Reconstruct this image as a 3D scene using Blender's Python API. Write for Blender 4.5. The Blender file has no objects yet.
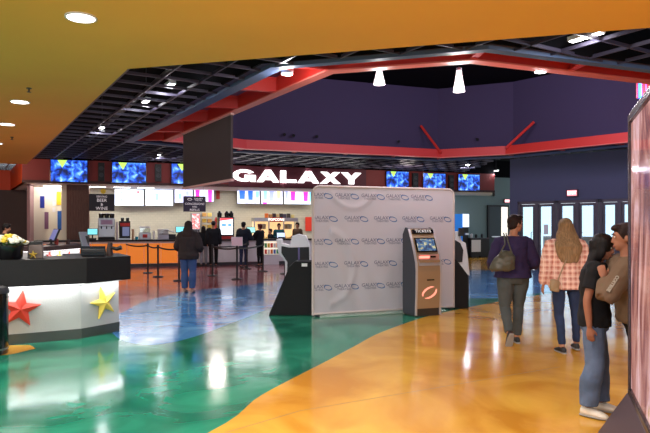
import bpy, bmesh, math, random
from mathutils import Vector, Matrix, Euler, noise
random.seed(7)
PI = math.pi
R = math.radians
S = bpy.context.scene
COL = S.collection
CAMH, HZ, F = 1.6, 226.0, 600.0

def P(px, py, Y):
    return Vector(((px-325)/F*Y, Y, CAMH-(py-HZ)/F*Y))
def FP(px, py, z=0.0):
    Y = (CAMH-z)*F/(py-HZ)
    return Vector(((px-325)/F*Y, Y, z))
def CP(px, py, z):
    Y = (z-CAMH)*F/(HZ-py)
    return Vector(((px-325)/F*Y, Y, z))

# ------------------------------------------------------------------ materials
MATS = {}
def mat(name, col, rough=.5, metal=0, emit=0, ecol=None, var=0, vscale=8, bump=0, bscale=40, coat=0, spec=.5, stretch=None, trans=0):
    if name in MATS: return MATS[name]
    m = bpy.data.materials.new(name); m.use_nodes = True
    nt = m.node_tree; b = nt.nodes['Principled BSDF']
    b.inputs['Base Color'].default_value = (*col, 1)
    b.inputs['Roughness'].default_value = rough
    b.inputs['Metallic'].default_value = metal
    b.inputs['Specular IOR Level'].default_value = spec
    b.inputs['Coat Weight'].default_value = coat
    if emit:
        b.inputs['Emission Color'].default_value = (*(ecol or col), 1)
        b.inputs['Emission Strength'].default_value = emit
    if var or bump:
        tc = nt.nodes.new('ShaderNodeTexCoord')
        mp = nt.nodes.new('ShaderNodeMapping'); nt.links.new(tc.outputs['Object'], mp.inputs['Vector'])
        if stretch: mp.inputs['Scale'].default_value = stretch
    if var:
        n = nt.nodes.new('ShaderNodeTexNoise'); n.inputs['Scale'].default_value = vscale; n.inputs['Detail'].default_value = 5
        nt.links.new(mp.outputs[0], n.inputs['Vector'])
        r = nt.nodes.new('ShaderNodeMapRange'); r.inputs[1].default_value = .3; r.inputs[2].default_value = .7
        r.inputs[3].default_value = 1-var; r.inputs[4].default_value = 1+var
        nt.links.new(n.outputs['Fac'], r.inputs[0])
        mx = nt.nodes.new('ShaderNodeVectorMath'); mx.operation = 'SCALE'
        mx.inputs[0].default_value = col
        nt.links.new(r.outputs[0], mx.inputs['Scale']); nt.links.new(mx.outputs[0], b.inputs['Base Color'])
    if bump:
        n2 = nt.nodes.new('ShaderNodeTexNoise'); n2.inputs['Scale'].default_value = bscale; n2.inputs['Detail'].default_value = 3
        nt.links.new(mp.outputs[0], n2.inputs['Vector'])
        bp = nt.nodes.new('ShaderNodeBump'); bp.inputs['Strength'].default_value = bump; bp.inputs['Distance'].default_value = .02
        nt.links.new(n2.outputs['Fac'], bp.inputs['Height']); nt.links.new(bp.outputs[0], b.inputs['Normal'])
    MATS[name] = m
    return m

def srgb(r, g, b):
    f = lambda c: (c/255/12.92) if c <= 10 else ((c/255+.055)/1.055)**2.4
    return (f(r), f(g), f(b))

def floor_mat(name, c1, c2):
    m = mat(name, c1, .2)
    nt = m.node_tree; b = nt.nodes['Principled BSDF']
    tc = nt.nodes.new('ShaderNodeTexCoord')
    n = nt.nodes.new('ShaderNodeTexNoise'); n.inputs['Scale'].default_value = .9; n.inputs['Detail'].default_value = 8; n.inputs['Distortion'].default_value = 1.2
    nt.links.new(tc.outputs['Object'], n.inputs['Vector'])
    cr = nt.nodes.new('ShaderNodeValToRGB'); cr.color_ramp.elements[0].position = .36; cr.color_ramp.elements[1].position = .66
    cr.color_ramp.elements[0].color = (*c1, 1); cr.color_ramp.elements[1].color = (*c2, 1)
    nt.links.new(n.outputs['Fac'], cr.inputs[0]); nt.links.new(cr.outputs[0], b.inputs['Base Color'])
    n2 = nt.nodes.new('ShaderNodeTexNoise'); n2.inputs['Scale'].default_value = 2.2; n2.inputs['Detail'].default_value = 6
    nt.links.new(tc.outputs['Object'], n2.inputs['Vector'])
    r = nt.nodes.new('ShaderNodeMapRange'); r.inputs[1].default_value = .3; r.inputs[2].default_value = .75
    r.inputs[3].default_value = .08; r.inputs[4].default_value = .2
    nt.links.new(n2.outputs['Fac'], r.inputs[0]); nt.links.new(r.outputs[0], b.inputs['Roughness'])
    n3 = nt.nodes.new('ShaderNodeTexNoise'); n3.inputs['Scale'].default_value = 3.0; n3.inputs['Detail'].default_value = 2
    nt.links.new(tc.outputs['Object'], n3.inputs['Vector'])
    bp = nt.nodes.new('ShaderNodeBump'); bp.inputs['Strength'].default_value = .05; bp.inputs['Distance'].default_value = .02
    nt.links.new(n3.outputs['Fac'], bp.inputs['Height']); nt.links.new(bp.outputs[0], b.inputs['Normal'])
    b.inputs['Specular IOR Level'].default_value = .62
    return m

def tile_mat(name, col, grout, sx=.3, sz=.15, rough=.25):
    m = mat(name, col, rough)
    nt = m.node_tree; b = nt.nodes['Principled BSDF']
    tc = nt.nodes.new('ShaderNodeTexCoord')
    sp = nt.nodes.new('ShaderNodeSeparateXYZ'); cb = nt.nodes.new('ShaderNodeCombineXYZ')
    nt.links.new(tc.outputs['Object'], sp.inputs[0]); nt.links.new(sp.outputs[0], cb.inputs[0]); nt.links.new(sp.outputs[2], cb.inputs[1])
    br = nt.nodes.new('ShaderNodeTexBrick'); nt.links.new(cb.outputs[0], br.inputs['Vector'])
    br.inputs['Color1'].default_value = (*col, 1); br.inputs['Color2'].default_value = (*[c*.93 for c in col], 1)
    br.inputs['Mortar'].default_value = (*grout, 1); br.inputs['Scale'].default_value = 1
    br.inputs['Mortar Size'].default_value = .012; br.inputs['Brick Width'].default_value = sx; br.inputs['Row Height'].default_value = sz
    nt.links.new(br.outputs['Color'], b.inputs['Base Color'])
    return m

def screen_mat(name, seed=0, strength=1.15):
    """cinema trailer still: blue figures with a yellow-green wedge of light at the top"""
    m = bpy.data.materials.new(name); m.use_nodes = True; nt = m.node_tree
    b = nt.nodes['Principled BSDF']; b.inputs['Base Color'].default_value = (.01, .01, .02, 1); b.inputs['Roughness'].default_value = .3
    tc = nt.nodes.new('ShaderNodeTexCoord'); L = nt.links
    mp = nt.nodes.new('ShaderNodeMapping'); mp.inputs['Location'].default_value = (seed*3.1, 0, seed); mp.inputs['Scale'].default_value = (4.5, 5, 2.6)
    L.new(tc.outputs['Generated'], mp.inputs[0])
    n = nt.nodes.new('ShaderNodeTexNoise'); n.inputs['Scale'].default_value = 1.3; n.inputs['Detail'].default_value = 6; n.inputs['Distortion'].default_value = .5
    L.new(mp.outputs[0], n.inputs['Vector'])
    cr = nt.nodes.new('ShaderNodeValToRGB'); e = cr.color_ramp.elements
    e[0].position = .40; e[0].color = (.002, .005, .05, 1)
    e[1].position = .53; e[1].color = (.01, .08, .7, 1)
    x = e.new(.64); x.color = (.12, .4, 1, 1)
    x = e.new(.74); x.color = (.6, .75, 1, 1)
    L.new(n.outputs['Fac'], cr.inputs[0])
    sp = nt.nodes.new('ShaderNodeSeparateXYZ'); L.new(tc.outputs['Generated'], sp.inputs[0])
    def mth(op, a, bb=None):
        k = nt.nodes.new('ShaderNodeMath'); k.operation = op
        for i, v in enumerate((a, bb)):
            if v is None: continue
            if isinstance(v, (int, float)): k.inputs[i].default_value = v
            else: L.new(v, k.inputs[i])
        return k.outputs[0]
    dx = mth('ABSOLUTE', mth('SUBTRACT', sp.outputs[0], .31))
    wedge = mth('LESS_THAN', dx, mth('ADD', mth('MULTIPLY', mth('SUBTRACT', sp.outputs[2], .64), .37), 0.0))
    mx = nt.nodes.new('ShaderNodeMix'); mx.data_type = 'RGBA'
    L.new(wedge, mx.inputs['Factor']); L.new(cr.outputs[0], mx.inputs['A']); mx.inputs['B'].default_value = (.5, .85, .12, 1)
    L.new(mx.outputs['Result'], b.inputs['Emission Color']); b.inputs['Emission Strength'].default_value = strength
    return m

def noise_emit(name, stops, scale=3, strength=1, st=(1, 1, 1), dist=1.0):
    m = bpy.data.materials.new(name); m.use_nodes = True; nt = m.node_tree; L = nt.links
    b = nt.nodes['Principled BSDF']; b.inputs['Base Color'].default_value = (.05, .05, .05, 1); b.inputs['Roughness'].default_value = .12
    tc = nt.nodes.new('ShaderNodeTexCoord'); mp = nt.nodes.new('ShaderNodeMapping'); mp.inputs['Scale'].default_value = st
    L.new(tc.outputs['Object'], mp.inputs[0])
    n = nt.nodes.new('ShaderNodeTexNoise'); n.inputs['Scale'].default_value = scale; n.inputs['Detail'].default_value = 3; n.inputs['Distortion'].default_value = dist
    L.new(mp.outputs[0], n.inputs['Vector'])
    cr = nt.nodes.new('ShaderNodeValToRGB'); e = cr.color_ramp.elements
    e[0].position, e[0].color = stops[0][0], (*stops[0][1], 1)
    e[1].position, e[1].color = stops[-1][0], (*stops[-1][1], 1)
    for p, c in stops[1:-1]:
        x = e.new(p); x.color = (*c, 1)
    L.new(n.outputs['Fac'], cr.inputs[0]); L.new(cr.outputs[0], b.inputs['Emission Color'])
    b.inputs['Emission Strength'].default_value = strength
    return m

def glass_mat(name, tint=(.85, .95, 1), gl=.12):
    m = bpy.data.materials.new(name); m.use_nodes = True; nt = m.node_tree; nt.nodes.clear()
    o = nt.nodes.new('ShaderNodeOutputMaterial'); t = nt.nodes.new('ShaderNodeBsdfTransparent'); g = nt.nodes.new('ShaderNodeBsdfGlossy')
    mx = nt.nodes.new('ShaderNodeMixShader'); mx.inputs[0].default_value = gl
    t.inputs[0].default_value = (*tint, 1); g.inputs['Roughness'].default_value = .03
    nt.links.new(t.outputs[0], mx.inputs[1]); nt.links.new(g.outputs[0], mx.inputs[2]); nt.links.new(mx.outputs[0], o.inputs[0])
    return m

def plaid_mat():
    m = mat('pink_plaid_flannel', srgb(225, 150, 130), .9)
    nt = m.node_tree; L = nt.links; b = nt.nodes['Principled BSDF']
    tc = nt.nodes.new('ShaderNodeTexCoord'); sp = nt.nodes.new('ShaderNodeSeparateXYZ'); L.new(tc.outputs['Object'], sp.inputs[0])
    def mth(op, a, bb=None):
        k = nt.nodes.new('ShaderNodeMath'); k.operation = op
        for i, v in enumerate((a, bb)):
            if v is None: continue
            if isinstance(v, (int, float)): k.inputs[i].default_value = v
            else: L.new(v, k.inputs[i])
        return k.outputs[0]
    def line(src, per, lo): return mth('LESS_THAN', mth('FRACT', mth('DIVIDE', mth('ADD', src, 10.0), per)), lo)
    x, z = sp.outputs[0], sp.outputs[2]
    fac = mth('ADD', mth('MULTIPLY', line(x, .068, .34), .4), mth('MULTIPLY', line(z, .068, .34), .4))
    thin = mth('MAXIMUM', line(mth('ADD', x, .03), .068, .13), line(mth('ADD', z, .03), .068, .13))
    a = nt.nodes.new('ShaderNodeMix'); a.data_type = 'RGBA'; L.new(fac, a.inputs['Factor'])
    a.inputs['A'].default_value = (*srgb(226, 180, 166), 1); a.inputs['B'].default_value = (*srgb(168, 84, 70), 1)
    c = nt.nodes.new('ShaderNodeMix'); c.data_type = 'RGBA'; L.new(mth('MULTIPLY', thin, .6), c.inputs['Factor'])
    L.new(a.outputs['Result'], c.inputs['A']); c.inputs['B'].default_value = (*srgb(250, 225, 210), 1)
    L.new(c.outputs['Result'], b.inputs['Base Color'])
    return m

# ------------------------------------------------------------------ mesh builder
class MB:
    def __init__(s): s.bm = bmesh.new(); s.mi = 0
    def face(s, vs):
        try:
            f = s.bm.faces.new(vs); f.material_index = s.mi; return f
        except ValueError: return None
    def box(s, x0, x1, y0, y1, z0, z1, M=None):
        c = [(x, y, z) for z in (z0, z1) for y in (y0, y1) for x in (x0, x1)]
        v = [s.bm.verts.new(M @ Vector(p) if M else p) for p in c]
        for f in ((0, 2, 3, 1), (4, 5, 7, 6), (0, 1, 5, 4), (2, 6, 7, 3), (0, 4, 6, 2), (1, 3, 7, 5)): s.face([v[i] for i in f])
        return s
    def prism(s, pts, axis, a, b, M=None):
        """pts 2D polygon extruded along axis 'x','y' or 'z' from a to b"""
        def mk(p, t):
            q = {'x': (t, p[0], p[1]), 'y': (p[0], t, p[1]), 'z': (p[0], p[1], t)}[axis]
            return s.bm.verts.new(M @ Vector(q) if M else q)
        A = [mk(p, a) for p in pts]; B = [mk(p, b) for p in pts]; n = len(pts)
        s.face(A); s.face(B[::-1])
        for i in range(n): s.face([A[i], B[i], B[(i+1) % n], A[(i+1) % n]])
        return s
    def rings(s, rings, cap=True, closed=False):
        V = [[s.bm.verts.new(p) for p in r] for r in rings]
        n = len(V[0])
        pairs = list(zip(V, V[1:])) + ([(V[-1], V[0])] if closed else [])
        for a, b in pairs:
            for i in range(n): s.face([a[i], a[(i+1) % n], b[(i+1) % n], b[i]])
        if cap and not closed: s.face(V[0][::-1]); s.face(V[-1])
        return s
    def tube(s, path, r, seg=8, closed=False, M=None):
        path = [Vector(p) for p in path]; n = len(path); out = []
        rr = r if isinstance(r, (list, tuple)) else [r]*n
        prev = None
        for i, p in enumerate(path):
            if closed: d = path[(i+1) % n]-path[i-1]
            else: d = path[min(i+1, n-1)]-path[max(i-1, 0)]
            d.normalize()
            if prev is None:
                up = Vector((0, 0, 1)) if abs(d.z) < .9 else Vector((1, 0, 0))
                u = d.cross(up).normalized()
            else: u = (prev-d*prev.dot(d)).normalized()
            prev = u; w = d.cross(u)
            ra = rr[i] if isinstance(rr[i], (tuple, list)) else (rr[i], rr[i])
            ring = [p+u*math.cos(2*PI*k/seg)*ra[0]+w*math.sin(2*PI*k/seg)*ra[1] for k in range(seg)]
            out.append([M @ q for q in ring] if M else ring)
        return s.rings(out, True, closed)
    def lathe(s, prof, seg=20, c=(0, 0), M=None):
        out = []
        for r, z in prof:
            ring = [Vector((c[0]+max(r, 1e-4)*math.cos(2*PI*k/seg), c[1]+max(r, 1e-4)*math.sin(2*PI*k/seg), z)) for k in range(seg)]
            out.append([M @ q for q in ring] if M else ring)
        return s.rings(out)
    def ell(s, c, r, M=None, seg=14, rows=9):
        out = []
        for j in range(rows):
            t = PI*(j+.5 if 0 < j < rows-1 else (j+.12 if j == 0 else j+.88))/rows
            z = -math.cos(t); q = math.sin(t)
            ring = [Vector((c[0]+r[0]*q*math.cos(2*PI*k/seg), c[1]+r[1]*q*math.sin(2*PI*k/seg), c[2]+r[2]*z)) for k in range(seg)]
            out.append([M @ p for p in ring] if M else ring)
        return s.rings(out)
    def build(s, name, m, parent=None, smooth=False, bevel=0, loc=None, rz=0):
        bmesh.ops.recalc_face_normals(s.bm, faces=s.bm.faces)
        me = bpy.data.meshes.new(name); s.bm.to_mesh(me); s.bm.free()
        for x in (m if isinstance(m, (list, tuple)) else [m]): me.materials.append(x)
        o = bpy.data.objects.new(name, me); COL.objects.link(o)
        if smooth:
            for p in me.polygons: p.use_smooth = True
            try: me.set_sharp_from_angle(angle=R(40))
            except Exception: pass
        if bevel:
            b = o.modifiers.new('b', 'BEVEL'); b.width = bevel; b.segments = 2; b.limit_method = 'ANGLE'
        if parent: o.parent = parent
        if loc is not None: o.location = loc
        if rz: o.rotation_euler.z = rz
        return o

def tag(o, label=None, cat=None, group=None, kind=None):
    if label: o['label'] = label
    if cat: o['category'] = cat
    if group: o['group'] = group
    if kind: o['kind'] = kind
    return o
def thing(name, label, cat, loc=(0, 0, 0), rz=0, group=None):
    o = bpy.data.objects.new(name, None); COL.objects.link(o); o.location = loc; o.rotation_euler = (0, 0, rz)
    o.empty_display_size = .1
    return tag(o, label, cat, group)
def struct(o): o['kind'] = 'structure'; return o
def copy_tree(o, parent=None):
    c = o.copy(); COL.objects.link(c)
    if parent: c.parent = parent
    for ch in list(o.children): copy_tree(ch, c)
    return c

def text(s, size, m, parent, loc, rot=(PI/2, 0, 0), name='lettering', ext=.003, bold=0, sx=1, align='CENTER', space=1):
    cu = bpy.data.curves.new(name, 'FONT'); cu.body = s; cu.size = size; cu.extrude = ext; cu.offset = bold
    cu.align_x = align; cu.align_y = 'CENTER'; cu.resolution_u = 3; cu.space_character = space
    t = bpy.data.objects.new(name+'_tmp', cu); COL.objects.link(t)
    bpy.context.view_layer.update()
    dg = bpy.context.evaluated_depsgraph_get()
    me = bpy.data.meshes.new_from_object(t.evaluated_get(dg)); COL.objects.unlink(t); bpy.data.objects.remove(t)
    me.materials.clear(); me.materials.append(m)
    o = bpy.data.objects.new(name, me); COL.objects.link(o); o.location = loc; o.rotation_euler = rot; o.scale = (sx, 1, 1)
    if parent: o.parent = parent
    return o

def remesh(o, vox, sm=4, disp=0):
    r = o.modifiers.new('r', 'REMESH'); r.mode = 'VOXEL'; r.voxel_size = vox; r.use_smooth_shade = True
    s2 = o.modifiers.new('s', 'SMOOTH'); s2.iterations = sm; s2.factor = .5
    bpy.context.view_layer.update()
    dg = bpy.context.evaluated_depsgraph_get()
    me = bpy.data.meshes.new_from_object(o.evaluated_get(dg))
    o.modifiers.clear(); old = o.data; mt = [x for x in old.materials]
    o.data = me
    if not len(me.materials):
        for x in mt: me.materials.append(x)
    for p in me.polygons: p.use_smooth = True
    if disp:
        nr = [v.normal.copy() for v in me.vertices]
        for v, n_ in zip(me.vertices, nr):
            v.co += n_*disp*noise.noise(v.co*14)
    return o

# ------------------------------------------------------------------ common materials
M_black = mat('matte_black', srgb(22, 22, 26), .55)
M_gloss = mat('gloss_black', srgb(14, 14, 18), .15)
M_dark = mat('dark_grey_metal', srgb(60, 62, 68), .4, .3)
M_steel = mat('brushed_steel', srgb(175, 175, 180), .3, .9)
M_white = mat('white_panel', srgb(228, 228, 230), .45, bump=.05)
M_cream = mat('cream_plastic', srgb(220, 212, 195), .5)
M_red = mat('red_paint', srgb(190, 40, 35), .5)
M_coral = mat('coral_red_steel', srgb(218, 52, 42), .45)
M_darkred = mat('dark_red_deck', srgb(118, 12, 18), .5)
M_bluesteel = mat('blue_grey_steel', srgb(85, 105, 140), .5)
M_fascia = mat('maroon_fascia', srgb(125, 32, 30), .6, var=.06, vscale=2)
M_maroon = mat('deep_maroon_panel', srgb(88, 26, 42), .6)
M_orange = mat('orange_wall_paint', srgb(225, 78, 38), .6)
M_granite = mat('speckled_black_granite', srgb(22, 21, 23), .45, var=.9, vscale=160, spec=.3)
M_wood = mat('dark_walnut', srgb(104, 66, 54), .5, var=.4, vscale=6, stretch=(8, 8, .6))
M_lamp = mat('lamp_white', (1, 1, 1), .5, emit=9, ecol=(1, .97, .93))
M_led = mat('led_white', (1, 1, 1), .5, emit=4, ecol=(1, .98, 1))
M_letter = mat('lit_white_acrylic', (1, 1, 1), .5, emit=1.5, ecol=(1, 1, 1))
M_skin = mat('skin_tan', srgb(178, 124, 98), .55, spec=.3)
M_skin2 = mat('skin_olive', srgb(150, 100, 78), .55, spec=.3)
M_rubber = mat('black_rubber', srgb(20, 20, 20), .8)

# ================================================================== CAMERA / WORLD
cam = bpy.data.cameras.new('camera'); camo = bpy.data.objects.new('camera', cam); COL.objects.link(camo)
camo.location = (0, 0, CAMH); camo.rotation_euler = (PI/2, 0, 0)
cam.sensor_width = 36; cam.lens = F/650*36; cam.shift_y = (HZ-216.5)/650
S.camera = camo
W = bpy.data.worlds.new('World'); S.world = W; W.use_nodes = True
bg = W.node_tree.nodes['Background']; bg.inputs[0].default_value = (.8, .9, 1, 1); bg.inputs[1].default_value = 1.5
S.view_settings.view_transform = 'Standard'; S.view_settings.look = 'None'; S.view_settings.gamma = 1
S.view_settings.exposure = 0.45; S.view_settings.use_curve_mapping = False
try:
    S.cycles.use_denoising = True; S.cycles.max_bounces = 8; S.cycles.sample_clamp_indirect = 6
except Exception: pass

def light(kind, loc, energy, col=(1, 1, 1), size=.3, rot=(0, 0, 0), sy=None, spot=None, name='lamp_light'):
    l = bpy.data.lights.new(name, kind); l.energy = energy; l.color = col
    if kind == 'AREA':
        l.size = size
        if sy: l.shape = 'RECTANGLE'; l.size_y = sy
    elif kind == 'SPOT': l.spot_size = spot or R(120); l.spot_blend = .6; l.shadow_soft_size = size
    else: l.shadow_soft_size = size
    o = bpy.data.objects.new(name, l); COL.objects.link(o); o.location = loc; o.rotation_euler = rot
    return o

# ================================================================== BAR FRAME (back wall line)
SL = .344; TH = math.atan(SL); CT = math.cos(TH); ST = math.sin(TH)
def BP(px, py, v=0.):
    k = (px-325)/F
    Y = (25.84+v/CT)/(1-SL*k)
    return Vector((k*Y, Y, CAMH-(py-HZ)/F*Y))
def bspan(px0, px1, pyb, pyt, v):
    """box seen between pixels at offset v: returns base centre, width, height"""
    a = BP(px0, pyb, v); b = BP(px1, pyb, v); t = BP((px0+px1)/2, pyt, v); m = BP((px0+px1)/2, pyb, v)
    return (a+b)/2*Vector((1, 1, 0)) + Vector((0, 0, m.z)), (b-a).xy.length, t.z-m.z
def ubar(px, v=0.):
    p = BP(px, 226, v); return (p.x)*CT+(p.y-25.84)*ST      # u measured from the point (0, 25.84)
def bar_empty(): pass
BO = Vector((0, 25.84, 0))
def bloc(u, v, z=0.): return BO+Vector((u*CT-v*ST, u*ST+v*CT, z))

# ================================================================== FLOOR
fl = MB()
mats = [floor_mat('floor_green', srgb(10, 96, 74), srgb(48, 146, 116)),
        floor_mat('floor_amber', srgb(192, 130, 34), srgb(228, 176, 70)),
        floor_mat('floor_blue', srgb(48, 110, 168), srgb(104, 162, 208)),
        floor_mat('floor_rose', srgb(140, 70, 76), srgb(178, 106, 106)),
        mat('floor_joint', srgb(110, 90, 60), .6),
        mat('pavement', srgb(190, 190, 188), .8)]
def zone(pts, mi, z):
    fl.mi = mi; vs = [fl.bm.verts.new((p[0], p[1], z)) for p in pts]; fl.face(vs)
zone([(-22, -4), (18, -4), (18, 40), (-22, 40)], 0, 0)
f2 = lambda l: [FP(a, b) for a, b in l]
def sm(l, n=6):
    out = []
    l = [Vector((p[0], p[1])) for p in l]
    for i in range(len(l)-1):
        p0, p1, p2, p3 = l[max(i-1, 0)], l[i], l[i+1], l[min(i+2, len(l)-1)]
        for k in range(n):
            t = k/n
            out.append(.5*((2*p1)+(p2-p0)*t+(2*p0-5*p1+4*p2-p3)*t*t+(3*p1-p0-3*p2+p3)*t**3))
    out.append(l[-1]); return out
# rose concourse in front of the counter
zone(sm(f2([(-60, 345), (60, 326), (121, 313), (141, 303), (162, 296.5), (190, 291), (230, 287), (262, 283), (300, 277), (330, 268)])) + [Vector((1, 30)), Vector((-22, 30))], 3, .0006)
# blue band between rose and green
zone(sm(f2([(104, 320), (118, 338), (150, 345), (190, 338), (235, 322), (275, 306), (310, 290), (330, 276)])) +
     sm(f2([(330, 268), (300, 277), (262, 283), (230, 287), (190, 291), (162, 296.5), (141, 303), (121, 313), (104, 320)])), 2, .0009)
# blue area by the doors
zone(sm(f2([(400, 286), (440, 296), (475, 298.5), (505, 297.5), (540, 293), (600, 287), (680, 282)])) + [Vector((15, 18)), Vector((9, 25))] + f2([(470, 270.5), (400, 272)]), 2, .0012)
zone(f2([(400, 271), (520, 270), (560, 262), (560, 257), (420, 258)]), 1, .0015)
# amber sweep
zone(sm([Vector((-3.4, .5)), Vector((-2.1, 2.6))] + f2([(208, 433), (262, 395), (325, 362), (355, 346), (382, 332), (425, 317), (460, 309), (500, 301.5), (540, 295), (600, 288.5), (680, 284)])) + [Vector((16, 16)), Vector((16, -4)), Vector((-5, -4))], 1, .0018)
zone(f2([(-40, 360), (14, 354), (36, 348.5), (30, 345), (8, 345.5), (-40, 350)]), 1, .0021)
# floor joint
a, b = FP(300, 411), FP(560, 367)
d = (b-a).normalized(); n_ = Vector((-d.y, d.x, 0))*.004
zone([a-n_, b-n_, b+n_, a+n_], 4, .0024)
a, b = FP(300, 411), FP(225, 433)
d = (b-a).normalized(); n_ = Vector((-d.y, d.x, 0))*.004
zone([a-n_, b-n_, b+n_, a+n_], 4, .0024)
struct(fl.build('floor', mats))

# ================================================================== CEILINGS
M_yellow = mat('yellow_ceiling_paint', srgb(242, 184, 80), .75, var=.04, vscale=.6)
YZ = 3.55
ypoly = [(-14.5, -2.5), (10, -2.5), (10, 4.05), (3.2, 5.9), (-2.45, 7.45), (-9.4, 18.9), (-14.5, 17.1)]
struct(MB().prism(ypoly, 'z', YZ, YZ+.12).build('ceiling', M_yellow))

inner = [Vector(p) for p in [(.07, 9.84), (2.26, 9.2), (11, 12.6), (12.4, 14.4), (6.41, 21.25), (4.29, 22.2), (-2.6, 19.72), (-4.7, 17.8)]]
def offset(poly, d):
    n = len(poly); out = []
    for i in range(n):
        a, b, c = poly[i-1], poly[i], poly[(i+1) % n]
        e1 = (b-a).normalized(); e2 = (c-b).normalized()
        n1 = Vector((e1.y, -e1.x)); n2 = Vector((e2.y, -e2.x))
        m = (n1+n2).normalized(); out.append(b+m*d/m.dot(n1))
    return out
def band(name, p_in, p_out, z0, z1, m):
    mb = MB(); n = len(p_in)
    A = [mb.bm.verts.new((*p, z0)) for p in p_in]; B = [mb.bm.verts.new((*p, z0)) for p in p_out]
    C = [mb.bm.verts.new((*p, z1)) for p in p_in]; D = [mb.bm.verts.new((*p, z1)) for p in p_out]
    for i in range(n):
        j = (i+1) % n
        mb.face([A[i], A[j], B[j], B[i]]); mb.face([C[i], D[i], D[j], C[j]]); mb.face([A[i], C[i], C[j], A[j]]); mb.face([B[i], B[j], D[j], D[i]])
    return struct(mb.build(name, m))
RW = .75
_off = offset
def offset(poly, d):
    out = _off(poly, d)
    if poly is inner and d > .3:          # the left bay of the ring is wider than the others
        k = d/RW
        out[0] = inner[0].lerp(Vector((-.86, 9.4)), k); out[7] = inner[7].lerp(Vector((-5.95, 17.8)), k)
    return out
outer = offset(inner, RW)
band('trim_1', offset(inner, -.06), offset(inner, .06), 4.13, 4.43, M_coral)
band('trim_2', offset(inner, RW-.16), outer, 4.08, 4.14, M_bluesteel)
band('wall_rotunda', offset(inner, RW-.03), offset(inner, RW+.1), 4.14, 6.85, mat('plum_wall_paint', srgb(70, 60, 90), .85))
M_void = mat('black_ceiling_paint', srgb(14, 13, 17), .95, spec=.1)
band('wall_rotunda_outside', offset(inner, RW+.1), offset(inner, RW+.13), 4.12, 6.85, M_void)
struct(MB().prism([tuple(p) for p in offset(inner, RW+.1)], 'z', 6.85, 6.95).build('ceiling_rotunda', M_void))
# corrugated red deck over the ring
mb = MB(); ri, ro = offset(inner, .06), offset(inner, RW-.13)
n = len(inner)
cross = []
for i in range(n):
    j = (i+1) % n
    L = (inner[j]-inner[i]).length; k = max(2, int(L/.09))
    for q in range(k):
        t0, t1 = q/k, (q+.5)/k
        for (ta, tb, z) in ((t0, t1, 4.42), (t1, (q+1)/k, 4.45)):
            vs = [(*ri[i].lerp(ri[j], ta), z), (*ri[i].lerp(ri[j], tb), z), (*ro[i].lerp(ro[j], tb), z), (*ro[i].lerp(ro[j], ta), z)]
            mb.face([mb.bm.verts.new(v) for v in vs])
    nb = max(1, round(L/1.9))
    for q in range(nb): cross.append((ri[i].lerp(ri[j], q/nb), ro[i].lerp(ro[j], q/nb)))
struct(mb.build('ceiling_deck', M_darkred))
mb = MB()
for a, b in cross:
    d = (b-a).normalized(); w = Vector((-d.y, d.x))
    for hw, z0, z1 in ((.055, 4.14, 4.165), (.01, 4.165, 4.4), (.055, 4.385, 4.41)):
        pts = [a-w*hw, b-w*hw, b+w*hw, a+w*hw]
        mb.prism([tuple(p) for p in pts], 'z', z0, z1)
struct(mb.build('trim_3', M_coral))
# lower flange of the inner beam (a lighter lip, floor light put into its colour)
band('trim_4', offset(inner, -.1), offset(inner, .1), 4.115, 4.14, mat('salmon_lit_flange', srgb(238, 120, 105), .5))
# diagonal struts from the coral beam to the drum wall
for px0, py0, px1, py1 in ((441, 153, 421, 126), (506, 148, 534, 122)):
    a = P(px0, py0, 22.0 if px0 == 441 else 21.1); b = P(px1, py1, 22.6 if px0 == 441 else 21.0)
    struct(MB().tube([a, b], .05).build('trim_5', M_coral))

# dark void above the grid, outside the drum
far = offset(inner, 14)
mb = MB()
for i in range(n):
    j = (i+1) % n; o1 = offset(inner, RW+.1)
    mb.face([mb.bm.verts.new((*p, 5.1)) for p in (o1[i], o1[j], far[j], far[i])])
struct(mb.build('ceiling_void', M_void))

# open cell grid
M_grid = mat('black_grid_bar', srgb(72, 66, 84), .4, .2)
GA = R(121.2); e1 = Vector((math.cos(GA), math.sin(GA))); e2 = Vector((-e1.y, e1.x))
def inside(p, poly):
    c = False
    for i in range(len(poly)):
        a, b = poly[i-1], poly[i]
        if (a.y > p.y) != (b.y > p.y) and p.x < (b.x-a.x)*(p.y-a.y)/(b.y-a.y)+a.x: c = not c
    return c
yv = [Vector(p) for p in ypoly]
org = Vector((-2.3, 8.2)); GS = .64
def ok(p):
    if inside(p, outer): return False
    yin = inside(p, yv)
    if yin: return False
    if p.y < 3 or p.y > 32 or p.x < -15 or p.x > 14: return False
    v = (-(p.x)*ST+(p.y-25.84)*CT)
    if v > -.12 and p.x > -11: return False
    if p.x > 6.5 and (p.x-7.15)*.727+(p.y-22.3)*.687 > -.1: return False
    return True
mb = MB(); N = 46
for (da, db) in ((e1, e2), (e2, e1)):
    w = db*.014
    for i in range(-N, N):
        run = None
        for k in range(-N*2, N*2+1):
            p = org+db*(i*GS)+da*(k*GS/2)
            q = p+da*GS/4
            if ok(q):
                if run is None: run = p
                last = p+da*GS/2
            elif run is not None:
                pts = [run-w, last-w, last+w, run+w]; mb.prism([tuple(x) for x in pts], 'z', 4.1, 4.15); run = None
        if run is not None:
            pts = [run-w, last-w, last+w, run+w]; mb.prism([tuple(x) for x in pts], 'z', 4.1, 4.15)
struct(mb.build('ceiling_grid', M_grid))
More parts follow.
